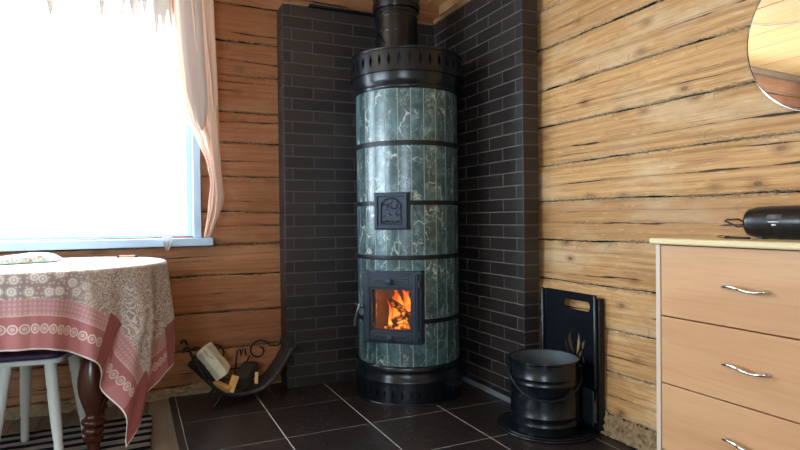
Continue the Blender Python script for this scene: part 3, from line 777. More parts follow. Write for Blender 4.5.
for (tx, ty), (fx, fy) in zip(cor, feet):
    tx, ty = cc.x+(tx-cc.x)*.78, cc.y+(ty-cc.y)*.78
    if (fx, fy) == feet[0]: tx, ty = -.297, 2.60
    if (fx, fy) == feet[3]: tx, ty = -.447, 2.63
    P0 = Vector((tx, ty, .40)); P1 = Vector((fx, fy, FZ+.0105)); pts = []; rs = []
    for k in range(25):
        s_ = k/24; pts.append(P0.lerp(P1, s_)); r = .0215-.006*s_+.002*math.sin(PI*min(1, s_*1.3))
        if k in (6, 18): r -= .0018
        rs.append(r)
    m = MB(); m.tube(pts, rs, 16); m.build('leg', M['white_paint'], t, smooth=40)

# ------------------------------------------------------------------ rug
rug = thing('striped_rug', 'black and beige striped woven rug on the wooden floor under the table', 'rug', (-.6, 2.6, FZ))
rows = []
for j in range(60):
    y = 1.95+(3.06-1.95)*j/59
    rows.append([(-1.5+(1.565+.008*math.sin(y*9))*i/60, y+.006*math.sin(i*.35), FZ+.008+.0025*noise.noise((i*.4, j*.5, 0))) for i in range(61)])
m = MB(); m.grid(rows); o = m.build('woven_mat', M['rug'], rug, smooth=180, fix=False)
sm = o.modifiers.new('t', 'SOLIDIFY'); sm.thickness = .006; sm.offset = -1
m = MB(); rr = random.Random(3)
for i in range(150):
    x = -1.5+1.56*i/149; p = [(x, 3.058, FZ+.007)]; a = PI/2
    for q in range(4): a += rr.uniform(-.8, .8); p.append((p[-1][0]+math.cos(a)*.012, p[-1][1]+max(0, math.sin(a))*.012, FZ+.004))
    m.tube(p, .0014, 4)
tag(m.build('fringe', M['tow'], rug, smooth=0), 'pale knotted fringe', kind='stuff')

# ------------------------------------------------------------------ stove (local frame: fire door faces -y)
SX, SY = 1.377, 2.838
st = thing('round_stove', 'tall round wood stove clad in green marble slabs with black iron bands', 'stove', (SX, SY, 0), math.radians(-42.4))
R = .277
def SB_(mb, name, mat, parent=st, **k): return mb.build(name, mat, parent, world=False, **k)
def P(phi, r, z): return (r*math.sin(phi), -r*math.cos(phi), z)        # phi 0 = door
def ring_holes(name, r, z0, z1, n, hw, hh, mat, parent, thick=.003, tilt=0):
    m = MB(); zc = (z0+z1)/2
    for k in range(n):
        a = 2*PI*k/n; w = PI/n; sub = 2
        pts = lambda rr: [P(a-w, rr, z0), P(a, rr, z0), P(a+w, rr, z0), P(a+w, rr, zc), P(a+w, rr, z1), P(a, rr, z1), P(a-w, rr, z1), P(a-w, rr, zc),
                          P(a, rr, zc-hh), P(a+hw/rr, rr, zc), P(a, rr, zc+hh), P(a-hw/rr, rr, zc)]
        fs = [(0, 1, 8, 11, 7), (1, 2, 3, 9, 8), (3, 4, 5, 10, 9), (5, 6, 7, 11, 10)]
        m.add(pts(r), fs); m.add(pts(r-thick), [tuple(reversed(f)) for f in fs])
        b = len(m.v)-24
        for i in range(4):
            j = (i+1) % 4; m.f.append((b+8+i, b+8+j, b+20+j, b+20+i))
    return m.build(name, mat, parent, world=False, smooth=30, fix=False)
# base
o = ring_holes('base_ring', .291, .004, .112, 40, .0075, .024, M['black'], st)
m = MB(); m.lathe([(.27, .002), (.27, .11)], 64); SB_(m, 'base_core', M['black_sat'])
m = MB(); m.lathe([(.285, 0), (.2945, 0), (.2945, .006), (.2915, .009), (.285, .009)], 72); SB_(m, 'base_rim', M['black'])
m = MB(); m.lathe([(.292, .108), (.297, .110), (.298, .116), (.296, .122), (.290, .134), (.284, .150), (.281, .163), (.283, .168), (.2865, .172), (.2865, .190), (.283, .195), (.276, .197), (.2, .197)], 96); SB_(m, 'flared_collar', M['black'], smooth=40)
# inner shell with the firebox opening (left out between the door jambs)
m = MB(); NS = 104; zs = [.19, .345, .625, 1.62]
for i in range(3):
    for k in range(NS):
        a0 = 2*PI*k/NS; a1 = 2*PI*(k+1)/NS; mid = (a0+a1)/2; mid = mid-2*PI if mid > PI else mid
        if i == 1 and abs(mid) < math.radians(26): continue
        m.add([P(a0, R-.013, zs[i]), P(a1, R-.013, zs[i]), P(a1, R-.013, zs[i+1]), P(a0, R-.013, zs[i+1])], [(0, 1, 2, 3)])
SB_(m, 'inner_shell', M['black_sat'], smooth=40, fix=False)
M['joint'] = plain('pale_slab_joint', rgb(176, 190, 186), .6)
m = MB()
for k in range(NS):
    a0 = 2*PI*k/NS; a1 = 2*PI*(k+1)/NS; mid = (a0+a1)/2; mid = mid-2*PI if mid > PI else mid
    for za, zb in ([(.197, .33), (.66, 1.62)] if abs(mid) < math.radians(27) else [(.197, 1.62)]):
        m.add([P(a0, R-.001, za), P(a1, R-.001, za), P(a1, R-.001, zb), P(a0, R-.001, zb)], [(0, 1, 2, 3)])
SB_(m, 'slab_joints', M['joint'], smooth=40, fix=False)
# slabs
NP = 26
def slabs(z0, z1, cut=None):
    m = MB(); st_ = 2*PI/NP; gap = .0017/R
    for k in range(NP):
        a0 = math.radians(6.923)+k*st_+gap; a1 = a0+st_-2*gap
        mid = (a0+a1)/2; mid = (mid+PI) % (2*PI)-PI
        b, c = z0, z1
        if cut and abs(mid) < math.radians(27): b, c = cut
        if c-b < .01: continue
        n = 4
        vs = []
        for i in range(n+1):
            a = a0+(a1-a0)*i/n
            vs += [P(a, R, b), P(a, R, c), P(a, R-.010, b), P(a, R-.010, c)]
        fs = []
        for i in range(n):
            q = 4*i; fs += [(q, q+4, q+5, q+1), (q+1, q+5, q+7, q+3), (q+3, q+7, q+6, q+2), (q+2, q+6, q+4, q)]
        fs += [(0, 1, 3, 2), (4*n, 4*n+2, 4*n+3, 4*n+1)]
        m.add(vs, fs)
    return m.build('stone_slabs', M['stone'], st, world=False, smooth=40, bevel=.0008)
BZ = [.425, .750, 1.027, 1.330]
slabs(.197, BZ[0], (.197, .33)); slabs(BZ[0], BZ[1], (.66, BZ[1])); slabs(BZ[1], BZ[2]); slabs(BZ[2], BZ[3]); slabs(BZ[3], 1.622)
# iron bands
for i, z in enumerate(BZ):
    m = MB(); h = .0115 if i < 3 else .0125; rr_ = R+.0045
    if i == 0:
        a0, a1 = math.radians(30), 2*PI-math.radians(30); N = 80; prof = [(R-.001, z-h), (rr_, z-h), (rr_, z+h), (R-.001, z+h)]
        rows = [[P(a0+(a1-a0)*k/N, r_, z_) for r_, z_ in prof+[prof[0]]] for k in range(N+1)]; m.grid(rows)
    else: m.lathe([(R-.001, z-h), (rr_, z-h), (rr_+.001, z), (rr_, z+h), (R-.001, z+h)], 96, cap=False)
    SB_(m, 'iron_band', M['black_sat'], smooth=30)
# neck, crown
m = MB(); m.lathe([(.2, 1.605), (.282, 1.605), (.287, 1.612), (.287, 1.622), (.284, 1.628), (.2905, 1.64), (.2945, 1.655), (.2965, 1.69), (.2, 1.69)], 96); SB_(m, 'neck', M['black'], smooth=40)
ring_holes('crown_ring', .303, 1.694, 1.800, 36, .010, .034, M['black'], st)
m = MB(); m.lathe([(.27, 1.69), (.303, 1.688), (.306, 1.690), (.306, 1.696), (.30, 1.697)], 96, cap=False); m.lathe([(.295, 1.797), (.3035, 1.797), (.307, 1.800), (.3075, 1.806), (.304, 1.811), (.297, 1.808)], 96, cap=False); SB_(m, 'crown_rims', M['black'], smooth=50)
m = MB(); m.lathe([(.284, 1.69), (.284, 1.785), (.10, 1.79)], 72); SB_(m, 'crown_core', M['black_sat'])
# flue
FO = (-.048, -.014)
m = MB(); m.lathe([(.116, 1.78), (.116, 2.055), (.119, 2.058), (.119, 2.066), (.116, 2.068), (.116, 2.075), (.127, 2.078), (.1285, 2.085), (.1285, ZC-.002)], 72, FO); fl = SB_(m, 'flue_pipe', M['black_pipe'], smooth=40)
for z, r in ((1.954, .1175), (2.035, .1175), (2.10, .1305), (2.15, .130)):
    m = MB(); m.lathe([(r-.004, z-.004), (r, z-.0035), (r+.001, z), (r, z+.0035), (r-.004, z+.004)], 72, FO, cap=False); m.build('pipe_bead', M['black_pipe'], fl, world=False, smooth=40)
a = math.radians(16.5-62); m = MB(); m.tube([Vector(q)+Vector((FO[0], FO[1], 0)) for q in (P(a, .114, 1.945), P(a+.05, .128, 1.945), P(a+.5, .135, 1.885))], .0035, 8); m.build('damper_lever', M['black_pipe'], fl, world=False)

# firebox
m = MB(); x0, x1, y0, y1, z0, z1 = -.122, .122, -.262, -.02, .345, .625
m.add([(x0,y0,z0),(x1,y0,z0),(x1*.8,y1,z0),(x0*.8,y1,z0),(x0,y0,z1),(x1,y0,z1),(x1*.8,y1,z1),(x0*.8,y1,z1)], [(0,1,2,3),(7,6,5,4),(1,5,6,2),(2,6,7,3),(3,7,4,0)])
fb = SB_(m, 'firebox', M['firebrick'], fix=False, smooth=0)
# door frame: a casing standing off the slabs
YD = -.305
def frame(mb, hx0, hx1, hz0, hz1, ix0, ix1, iz0, iz1, ya, yb):
    mb.box((hx0, ya, hz0), (ix0, yb, hz1)); mb.box((ix1, ya, hz0), (hx1, yb, hz1)); mb.box((ix0, ya, hz0), (ix1, yb, iz0)); mb.box((ix0, ya, iz1), (ix1, yb, hz1))
DZ0, DZ1 = .318, .684
m = MB(); frame(m, -.154, .154, DZ0, DZ1, -.128, .128, DZ0+.024, DZ1-.024, YD+.012, -.225); SB_(m, 'door_casing', M['cast'], bevel=.003)
door = bpy.data.objects.new('firebox_door', None); COL.objects.link(door); door.parent = st; door.location = (0, YD, .5)
m = MB(); gx, gz0, gz1 = .108, .385, .598
frame(m, -.140, .140, DZ0+.012, DZ1-.012, -gx, gx, gz0, gz1, YD-.006, YD+.012)
frame(m, -.130, .130, DZ0+.022, DZ1-.022, -gx-.006, gx+.006, gz0-.006, gz1+.006, YD-.011, YD-.006)
def DL(mb, name, mat, parent=door, **k):
    mb.v = [Vector((p[0], p[1]-YD, p[2]-.5)) for p in mb.v]; return mb.build(name, mat, parent, world=False, **k)
DL(m, 'door_frame', M['cast'], bevel=.0025)
m = MB(); frame(m, -gx, gx, gz0, gz1, -gx+.008, gx-.008, gz0+.008, gz1-.008, YD-.004, YD+.006); DL(m, 'glass_bead', M['cast'], bevel=.002)
m = MB(); m.box((-gx, YD+.002, gz0), (gx, YD+.006, gz1)); DL(m, 'glass_pane', M['stove_glass'])
for zc in (.634, .352):
    m = MB(); m.box((-.095, YD-.0145, zc-.013), (.095, YD-.010, zc+.013))
    vs = DL(m, 'air_vent', M['cast'], bevel=.002)
    for xa in (-.082, -.058, .026, .052, .07)[:4]:
        m = MB(); m.box((xa, YD-.0150, zc-.0045), (xa+.022, YD-.0143, zc+.0045)); m.v = [Vector((p[0], p[1]-YD, p[2]-.5)) for p in m.v]
        m.build('vent_slot', M['black_cord'], vs, world=False)
    T = Matrix.Translation((-.004, YD-.013, zc))@Matrix.Rotation(PI/2, 4, 'X')
    m = MB(); m.lathe([(.006, -.002), (.006, .008), (.0155, .009), (.017, .012), (.0165, .017), (.012, .020)], 28, T=T)
    for k in range(6):
        a = k*PI/3; m.tube([T@Vector((.007*math.cos(a), .007*math.sin(a), .0205)), T@Vector((.0135*math.cos(a), .0135*math.sin(a), .0195))], .0018, 6)
    DL(m, 'vent_knob', M['cast'], smooth=40)
for zc in (.622, .37):
    m = MB(); m.tube([(.148, YD-.004, zc-.016), (.148, YD-.004, zc+.016)], .0075, 12); DL(m, 'hinge', M['cast'])
m = MB(); T = Matrix.Translation((-.158, YD-.004, .506))@Matrix.Rotation(PI/2, 4, 'X')
m.lathe([(.012, -.006), (.012, .006), (.007, .009)], 16, T=T)
m.tube([(-.150, YD-.004, .506), (-.170, YD-.012, .506)], .007, 10)
m.tube([(-.166, YD-.016, .520), (-.168, YD-.02, .500), (-.178, YD-.024, .47), (-.186, YD-.026, .435), (-.188, YD-.026, .408)], [.0055, .006, .0055, .0065, .006], 10)
m.tube([(-.176, YD-.012, .512), (-.192, YD-.014, .518)], .004, 8)
DL(m, 'door_handle', M['steel_lever'])
# ornamental soot hatch
YO = -.300
h = bpy.data.objects.new('soot_hatch', None); COL.objects.link(h); h.parent = st; h.location = (0, YO, .985)
def HL(mb, name, mat, parent=h, **k):
    mb.v = [Vector((p[0], p[1]-YO, p[2]-.985)) for p in mb.v]; return mb.build(name, mat, parent, world=False, **k)
hz0, hz1 = .892, 1.080
m = MB(); frame(m, -.092, .092, hz0, hz1, -.078, .078, hz0+.014, hz1-.014, YO+.012, -.24); HL(m, 'hatch_casing', M['cast'], bevel=.002)
m = MB(); frame(m, -.086, .086, hz0+.006, hz1-.006, -.070, .070, hz0+.02, hz1-.02, YO-.004, YO+.012); m.box((-.075, YO+.004, hz0+.015), (.075, YO+.012, hz1-.015)); HL(m, 'hatch_plate', M['cast'], bevel=.002)
m = MB(); pts = [(-.052, YO+.001, hz0+.03)]
for k in range(19):
    a = PI-PI*k/18; pts.append((.052*math.cos(a), YO+.001, 1.008+.042*math.sin(a)))
pts += [(.052, YO+.001, hz0+.03), (-.052, YO+.001, hz0+.03)]
m.tube(pts, .0035, 6)
rr = random.Random(21)
for k in range(26):                      # leaf scrolls inside the arch
    x_, z_ = rr.uniform(-.036, .036), rr.uniform(.935, 1.035); a = rr.uniform(0, 6.3); L = rr.uniform(.010, .018); q = []
    for i in range(6): a += rr.uniform(.25, .7); x_ += math.cos(a)*L/3; z_ += math.sin(a)*L/3; q.append((max(-.046, min(.046, x_)), YO+.002, min(z_, 1.036)))
    m.tube(q, [.0008, .002, .003, .003, .002, .0008], 6)
m.tube([(-.046, YO+.002, .93), (-.02, YO+.001, .937), (.01, YO+.002, .928), (.046, YO+.001, .936)], .004, 6)
HL(m, 'arched_relief', M['cast'], smooth=60)

# fire, in stove coordinates but things of their own
TS = mat_of(st)
def burn(name, label, p0, p1, r, seed):
    p0, p1 = TS@Vector(p0), TS@Vector(p1); m = MB(); pts = []; rs = []
    for k in range(12):
        s_ = k/11; q = p0.lerp(p1, s_)+Vector((0, 0, .012*math.sin(s_*PI)+.004*noise.noise((s_*4, seed, 0)))); pts.append(q); rs.append(r*(1+.18*noise.noise((s_*5, seed, 7))))
    m.tube(pts, rs, 9)
    return tag(m.build(name, M['ember'], smooth=25), label, 'log')
burn('burning_log', 'glowing log leaning steeply at the top of the fire', (.092, -.215, .40), (-.035, -.205, .52), .020, 1)
burn('burning_log', 'glowing log lying across the bottom of the fire', (-.06, -.225, .372), (.10, -.22, .385), .020, 2)
burn('burning_log', 'glowing log resting crosswise in the middle of the fire', (-.02, -.228, .415), (.10, -.2, .455), .017, 3)
m = MB()
rr = random.Random(5); UVF = []
specs = [(-.035, .34, .10, .020), (-.03, .355, .19, .024), (-.01, .36, .13, .026), (.012, .36, .24, .026), (.03, .36, .235, .022), (.045, .36, .14, .03), (.062, .36, .235, .024), (.078, .36, .15, .022), (.09, .36, .11, .018), (-.045, .36, .17, .012), (0., .44, .16, .018), (.04, .46, .14, .016), (-.02, .36, .05, .035), (.035, .355, .045, .04), (.075, .36, .06, .03)]
for (x_, z_, H, w_) in specs:
    b = len(m.v); y_ = rr.uniform(-.21, -.11); ph = rr.uniform(0, 6); n = 12; K = 10; vs = []; fs = []
    H = min(H, .612-z_)
    for k in range(n+1):
        s_ = k/n; rad = w_*(math.sin(PI*min(1, s_*.85+.15))**.9)*(1-s_*.55)+.0008
        if k == n: rad = .0006
        cx_ = x_+.020*s_*math.sin(ph+s_*4)-.02*s_; cy_ = y_+.012*s_*math.cos(ph+s_*3)
        for i in range(K):
            a = 2*PI*i/K; vs.append(TS@Vector((cx_+rad*math.cos(a), cy_+rad*.55*math.sin(a), z_+H*s_))); UVF.append((0, s_*.9*(H/.22)**.3))
    for k in range(n):
        for i in range(K): fs.append((k*K+i, k*K+(i+1)%K, (k+1)*K+(i+1)%K, (k+1)*K+i))
    m.add(vs, fs)
o = m.build('flames', M['flame'], smooth=180, fix=False)
ul = o.data.uv_layers.new(name='UVMap')
for l in o.data.loops: ul.data[l.index].uv = UVF[l.vertex_index]
tag(o, 'orange flames burning behind the glass of the stove door', 'fire', kind='stuff')

# ------------------------------------------------------------------ log rack
rk = thing('firewood_rack', 'black wrought iron firewood cradle with scrolls standing by the log wall', 'log rack', (.52, 3.1, 0))
fr = [(.250, .305), (.256, .285), (.272, .245), (.30, .185), (.335, .128), (.385, .076), (.44, .048), (.50, .038), (.56, .040), (.615, .055), (.665, .092), (.71, .148), (.745, .20), (.772, .245), (.785, .262)]
yf, yb = 3.03, 3.215
def cr(t): # interpolate the cradle curve
    k = t*(len(fr)-1); i = min(int(k), len(fr)-2); f = k-i
    return (fr[i][0]+(fr[i+1][0]-fr[i][0])*f, fr[i][1]+(fr[i+1][1]-fr[i][1])*f)
m = MB(); rows = []
for i in range(57):
    x, z = cr(.06+.88*i/56); rows.append([(x, yf+.008+(yb-yf-.016)*j/6, z+.004+.004*math.sin(j*1.0)) for j in range(7)])
m.grid(rows); o = m.build('curved_sheet', M['sheet'], rk, smooth=180, fix=False); sm = o.modifiers.new('t', 'SOLIDIFY'); sm.thickness = .004; sm.offset = 0
for yy in (yf, yb):
    m = MB(); pts = [(cr(i/50)[0], yy, cr(i/50)[1]) for i in range(51)]
    # little curls on both tips
    L = [(.250+.012*math.cos(a)-.012, yy, .305+.012*math.sin(a)) for a in [0+.5*k for k in range(8)]]
    Rr = [(.785+.011-.011*math.cos(a), yy, .262+.011*math.sin(a)) for a in [.5*k for k in range(8)]]
    m.tube(list(reversed(L))+pts+Rr, .0065, 8); m.build('rail', M['iron'], rk, smooth=60)
for x, y, s_ in ((.392, yf, -1), (.645, yf, 1), (.392, yb, -1), (.645, yb, 1)):
    m = MB(); z = .062; dy = -.012 if y == yf else .012
    m.tube([(x-s_*.03, y, z-.004), (x-s_*.01, y, z-.001), (x, y+dy*.4, z-.012), (x+s_*.010, y+dy, .03), (x+s_*.028, y+dy, .010), (x+s_*.036, y+dy, .0055)], .0055, 8); m.build('leg', M['iron'], rk, smooth=60)
m = MB()
def spiral(cx, cz, r0, r1, a0, a1, y, n=36): return [(cx+(r0+(r1-r0)*k/n)*math.cos(a0+(a1-a0)*k/n), y, cz+(r0+(r1-r0)*k/n)*math.sin(a0+(a1-a0)*k/n)) for k in range(n+1)]
m.tube([(.775, yb, .258), (.73, yb, .238)]+[(.70, yb, .243)]+spiral(.630, .222, .062, .018, .35, .35+2*PI*1.15, yb), .0048, 8)
m.tube([(.58, yb, .20), (.555, yb, .155), (.54, yb, .10), (.53, yb, .045)], .0048, 8)
m.build('scroll', M['iron'], rk, smooth=60)
m = MB(); m.tube([(.262, yb, .262), (.30, yb, .275)]+spiral(.395, .222, .062, .018, 2.6, 2.6-2*PI*1.15, yb), .0048, 8)
m.tube([(.49, yb, .045), (.50, yb, .12), (.508, yb, .20), (.515, yb, .235), (.528, yb, .238), (.533, yb, .20), (.54, yb, .235), (.553, yb, .24), (.56, yb, .20)], .0048, 8)
m.build('scroll', M['iron'], rk, smooth=60)

def split_log(name, label, c, ax, L, prof, mat, endmat=None, roll=0):
    ax = Vector(ax).normalized(); a = Vector((0, 0, 1)) if abs(ax.z) < .9 else Vector((1, 0, 0))
    nx = ax.cross(a).normalized(); ny = ax.cross(nx); nx, ny = nx*math.cos(roll)+ny*math.sin(roll), ny*math.cos(roll)-nx*math.sin(roll)
    rot = Matrix((ax, nx, ny)).transposed().to_4x4(); rot.translation = Vector(c)
    o = MB(); rows = []; N = 8; K = len(prof)
    vs = []; fs = []
    for i in range(N+1):
        for k, (u_, v_) in enumerate(prof):
            w_ = 1+.06*noise.noise((i*.6, k*2.3, L*9)); vs.append((-L/2+L*i/N, u_*w_, v_*w_))
    for i in range(N):
        for k in range(K): fs.append((i*K+k, i*K+(k+1)%K, (i+1)*K+(k+1)%K, (i+1)*K+k))
    fs.append(tuple(reversed(range(K)))); fs.append(tuple(N*K+k for k in range(K)))
    o.add(vs, fs); ob = o.build(name, mat, None, smooth=25)
    ob.matrix_world = rot; ob.location = rot.translation; ob.rotation_euler = rot.to_euler(); return tag(ob, label, 'firewood', 'firewood in the iron cradle')
# positions on the cradle: large birch billet leaning on the left side
split_log('firewood_billet', 'big pale birch bark billet leaning in the left of the iron cradle', (.372, 3.10, .215), (.42, -.05, -.60), .17, [(-.05, -.036), (.045, -.04), (.055, .0), (.04, .034), (-.035, .038), (-.057, .0)], M['bark'], roll=.25)
split_log('firewood_billet', 'dark split billet wedged behind the pale birch one', (.345, 3.14, .155), (.55, .15, -.62), .20, [(-.04, -.03), (.04, -.034), (.05, .02), (-.02, .04)], M['char'])
split_log('firewood_stick', 'short yellow split stick standing up in the bottom of the cradle', (.462, 3.055, .098), (.25, .1, .6), .085, [(-.018, -.016), (.020, -.012), (.004, .018)], M['wood_yellow'])
split_log('firewood_stick', 'yellow wedge end lying low at the left of the cradle bottom', (.405, 3.06, .088), (-.6, .5, .28), .09, [(-.02, -.014), (.024, -.014), (0, .018)], M['wood_yellow'])
split_log('firewood_billet', 'dark grey billet lying across the middle of the cradle', (.545, 3.13, .115), (.5, .7, .35), .15, [(-.04, -.035), (.035, -.035), (.045, .01), (.0, .045), (-.04, .02)], M['char'])
split_log('firewood_stick', 'small pale chip showing at the right of the dark grey billet', (.585, 3.062, .112), (.1, .3, .9), .06, [(-.010, -.007), (.010, -.007), (0, .009)], M['wood_split'])
split_log('firewood_stick', 'greyish stick end resting on the right tip of the cradle', (.765, 3.12, .268), (.25, -.9, -.2), .10, [(-.016, -.012), (.016, -.012), (.018, .010), (-.012, .014)], M['sheet'])

# ------------------------------------------------------------------ bucket and carrier stand
BX, BY = 1.650, 2.026
sd = thing('fireside_stand', 'black metal stand with handle slot and flame cutouts leaning by the log wall', 'stand', (1.80, 2.07, 0))
# base plate, rounded towards the room, straight on the wall side
PX, PY, PR = 1.700, 2.065, .228; pts = []
for k in range(73):
    a = 2*PI*k/73; x, y = PX+PR*math.cos(a), PY+PR*math.sin(a)
    if y > 2.265: y = 2.265
    pts.append((min(x, 1.838), y))
m = MB(); m.prism(pts, 0.001, .012); m.prism([(PX+(x-PX)*.95, PY+(y-PY)*.95) for x, y in pts], .012, .018); m.build('base_plate', M['black'], sd, bevel=.003)
# upright panel in the plane x = 1.815 with a handle slot and flame shaped openings
import bmesh
XPn = 1.812
def yz_poly(pts, x0, x1, holes):
    """panel with holes: fill with bmesh triangle_fill, then thickness"""
    bm = bmesh.new(); 
    for loop in [pts]+holes:
        vs = [bm.verts.new((0, y, z)) for y, z in loop]
        for a, b in zip(vs, vs[1:]+vs[:1]): bm.edges.new((a, b))
    bmesh.ops.triangle_fill(bm, use_beauty=True, use_dissolve=False, edges=bm.edges[:])
    r = bmesh.ops.extrude_face_region(bm, geom=bm.faces[:])
    for v in [e for e in r['geom'] if isinstance(e, bmesh.types.BMVert)]: v.co.x += x1-x0
    bmesh.ops.recalc_face_normals(bm, faces=bm.faces)
    vs = [(v.co.x+x0, v.co.y, v.co.z) for v in bm.verts]; bm.verts.index_update(); fs = [tuple(v.index for v in f.verts) for f in bm.faces]; bm.free()
    m = MB(); m.add(vs, fs); return m
def slot(y0, y1, z0, z1, r, n=6):
    out = []
    for cy, cz, a0 in ((y1-r, z0+r, -PI/2), (y1-r, z1-r, 0), (y0+r, z1-r, PI/2), (y0+r, z0+r, PI)):
        for k in range(n+1): a = a0+PI/2*k/n; out.append((cy+r*math.cos(a), cz+r*math.sin(a)))
    return out
def leaf(cy, cz, w, h, lean, bend):
    out = []; n = 9
    for k in range(n): s_ = k/n; out.append((cy+lean*(s_-.5)+bend*math.sin(PI*s_)+2.3*w*math.sin(PI*s_)**.8, cz-h/2+h*s_))
    for k in range(n): s_ = 1-k/n; out.append((cy+lean*(s_-.5)+bend*math.sin(PI*s_)-2.3*w*math.sin(PI*s_)**.8*.4, cz-h/2+h*s_))
    return out
holes = [slot(1.915, 2.085, .528, .571, .018), leaf(2.056, .352, .006, .085, .02, .012), leaf(2.026, .375, .008, .115, .022, .014), leaf(1.997, .372, .0065, .13, -.02, -.012), leaf(1.985, .318, .006, .07, -.03, -.004), leaf(1.957, .375, .006, .05, -.014, 0), leaf(1.952, .305, .005, .05, .012, .004), leaf(2.035, .278, .006, .06, .014, .006)]
outl = [(1.886, .16)]+[(1.874, .59), (1.885, .602), (1.90, .606), (2.20, .606), (2.222, .603), (2.233, .592), (2.233, .018), (1.96, .018), (1.93, .06)]
m = yz_poly(outl, XPn, XPn+.006, holes); m.build('cutout_panel', M['black'], sd, smooth=0)
for y in (1.880, 2.228):
    m = MB(); m.tube([(XPn-.004, y, .20 if y < 2 else .018), (XPn-.004, y, .60), (XPn-.002, y, .607)], [.008, .008, .005], 10); m.build('post', M['black'], sd, smooth=40)
m = MB(); m.prism([(1.818, 1.866), (1.846, 1.862), (1.846, 1.885), (1.818, 1.885)], .018, .592); m.build('side_post', M['black_sat'], sd, bevel=.003)
m = MB(); rows = []
for j in range(12):
    z = .035+.155*j/11; rows.append([(1.800+.012*math.sin(i/8*PI/2)+.0, 1.880+.085*i/8, z) for i in range(9)])
m.grid(rows); o = m.build('lower_plate', M['galv'], sd, smooth=180, fix=False); sm = o.modifiers.new('t', 'SOLIDIFY'); sm.thickness = .002
for za in (.20, .018):
    B('cross_bar', (1.82, 1.885, za), (1.846, 2.2, za+.02), M['black_sat'], sd)

bk = thing('ash_bucket', 'round black metal bucket with bail handle standing on the black base plate', 'bucket', (BX, BY, .018))
r0, Z0 = .149, .0185
prof = [(.128, Z0+.004), (.138, Z0), (.1465, Z0+.004), (.147, Z0+.032), (.1500, Z0+.036), (.1500, Z0+.042), (.1475, Z0+.046), (.1475, Z0+.068), (.1505, Z0+.072), (.1505, Z0+.078), (.148, Z0+.082), (.148, Z0+.205), (.151, Z0+.209), (.151, Z0+.215), (.1485, Z0+.219), (.1485, Z0+.231), (.1515, Z0+.235), (.1515, Z0+.241), (.149, Z0+.245), (.150, .318), (.1535, .3195), (.1555, .3235), (.1545, .328), (.150, .3295), (.147, .326)]
m = MB(); m.lathe(prof, 80, (BX, BY), cap=False); m.build('wall', M['black'], bk, smooth=50)
m = MB(); m.lathe([(.147, .325), (.1455, .30), (.1445, .18), (.144, .045), (.01, .044)], 64, (BX, BY), cap=False); m.build('inside', M['bucket_in'], bk, smooth=50)
m = MB(); m.lathe([(.128, Z0+.002), (.135, Z0+.006), (.135, Z0+.012), (.01, Z0+.012)], 48, (BX, BY)); m.build('bottom', M['black'], bk)
# bail handle hanging towards the camera
vd = Vector((-.55, -.84, 0)).normalized(); sdv = Vector((.84, -.55, 0))*1
m = MB(); pts = []
for k in range(33):
    a = PI*k/32; p = Vector((BX, BY, .262))-Vector((.905, -.424, 0))*math.cos(a)*.160+vd*(.162*math.sin(a))*.985
    p.z = .285-.108*math.sin(a)**1.1; d = Vector((p.x-BX, p.y-BY)); 
    if d.length < .159: d = d.normalized()*.159; p.x, p.y = BX+d.x, BY+d.y
    pts.append(p)
m.tube(pts, .0036, 8); m.build('bail_handle', M['black_sat'], bk, smooth=60)
for s_ in (-1, 1):
    e = Vector((BX, BY, .285))+Vector((.905, -.424, 0))*s_*.157
    m = MB(); q = Vector((.905, -.424, 0))*s_*.006; m.tube([e-q, e+q], .013, 14); m.build('handle_lug', M['black'], bk)

# ------------------------------------------------------------------ dresser
DX, DY0, DY1, DH = 1.462, .463, 1.2625, .8625
ds = thing('chest_of_drawers', 'beech effect chest of drawers with chrome bow handles against the log wall', 'chest of drawers', (1.65, .86, 0))
m = MB(); m.box((DX-.0, DY1-.016, 0.001), (1.838, DY1, DH)); m.build('side_panel', M['pale_side'], ds, bevel=.001)
m = MB(); m.box((DX-.0, DY0, 0.001), (1.838, DY0+.016, DH)); m.build('side_panel', M['pale_side'], ds, bevel=.001)
B('top', (DX-.022, DY0-.008, DH), (1.842, DY1+.007, DH+.0185), M['birch_edge'], ds, bevel=.005)
B('back_panel', (1.832, DY0+.016, .01), (1.837, DY1-.016, DH), M['pale_side'], ds)
B('plinth', (DX+.02, DY0+.016, 0.001), (DX+.035, DY1-.016, .03), M['beech'], ds)
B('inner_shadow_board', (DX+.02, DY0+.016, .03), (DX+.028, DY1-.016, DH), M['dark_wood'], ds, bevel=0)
zz = [.8605, .643, .438, .233, .033]
for i in range(4):
    d = MB(); d.box((DX+.001, DY0+.019, zz[i+1]+.0025), (DX+.018, DY1-.019, zz[i]-.0015)); d = d.build('drawer', M['beech'], ds, bevel=.0012)
    d['label'] = None; del d['label']
    zc = (zz[i]+zz[i+1])/2+.001
    for yc in (.977, .749):
        m = MB(); pts = []; rs = []
        for k in range(25):
            s_ = k/24; y = yc+.062-.124*s_; out = .006+.019*math.sin(PI*min(1, max(0, s_)))**.6
            if k in (0, 24): out = .0
            wv = .0045*math.sin(2*PI*s_)
            pts.append((DX+.001-out, y, zc+wv)); rs.append(.0058-.0018*math.sin(2*PI*s_*1.0)**2 if 0 < k < 24 else .0045)
        m.tube(pts, rs, 12); o = m.build('handle', M['chrome'], None, smooth=60)
        o.parent = d; o.data.transform(parent_inv(d)); o['label'] = 'chrome bow handle'

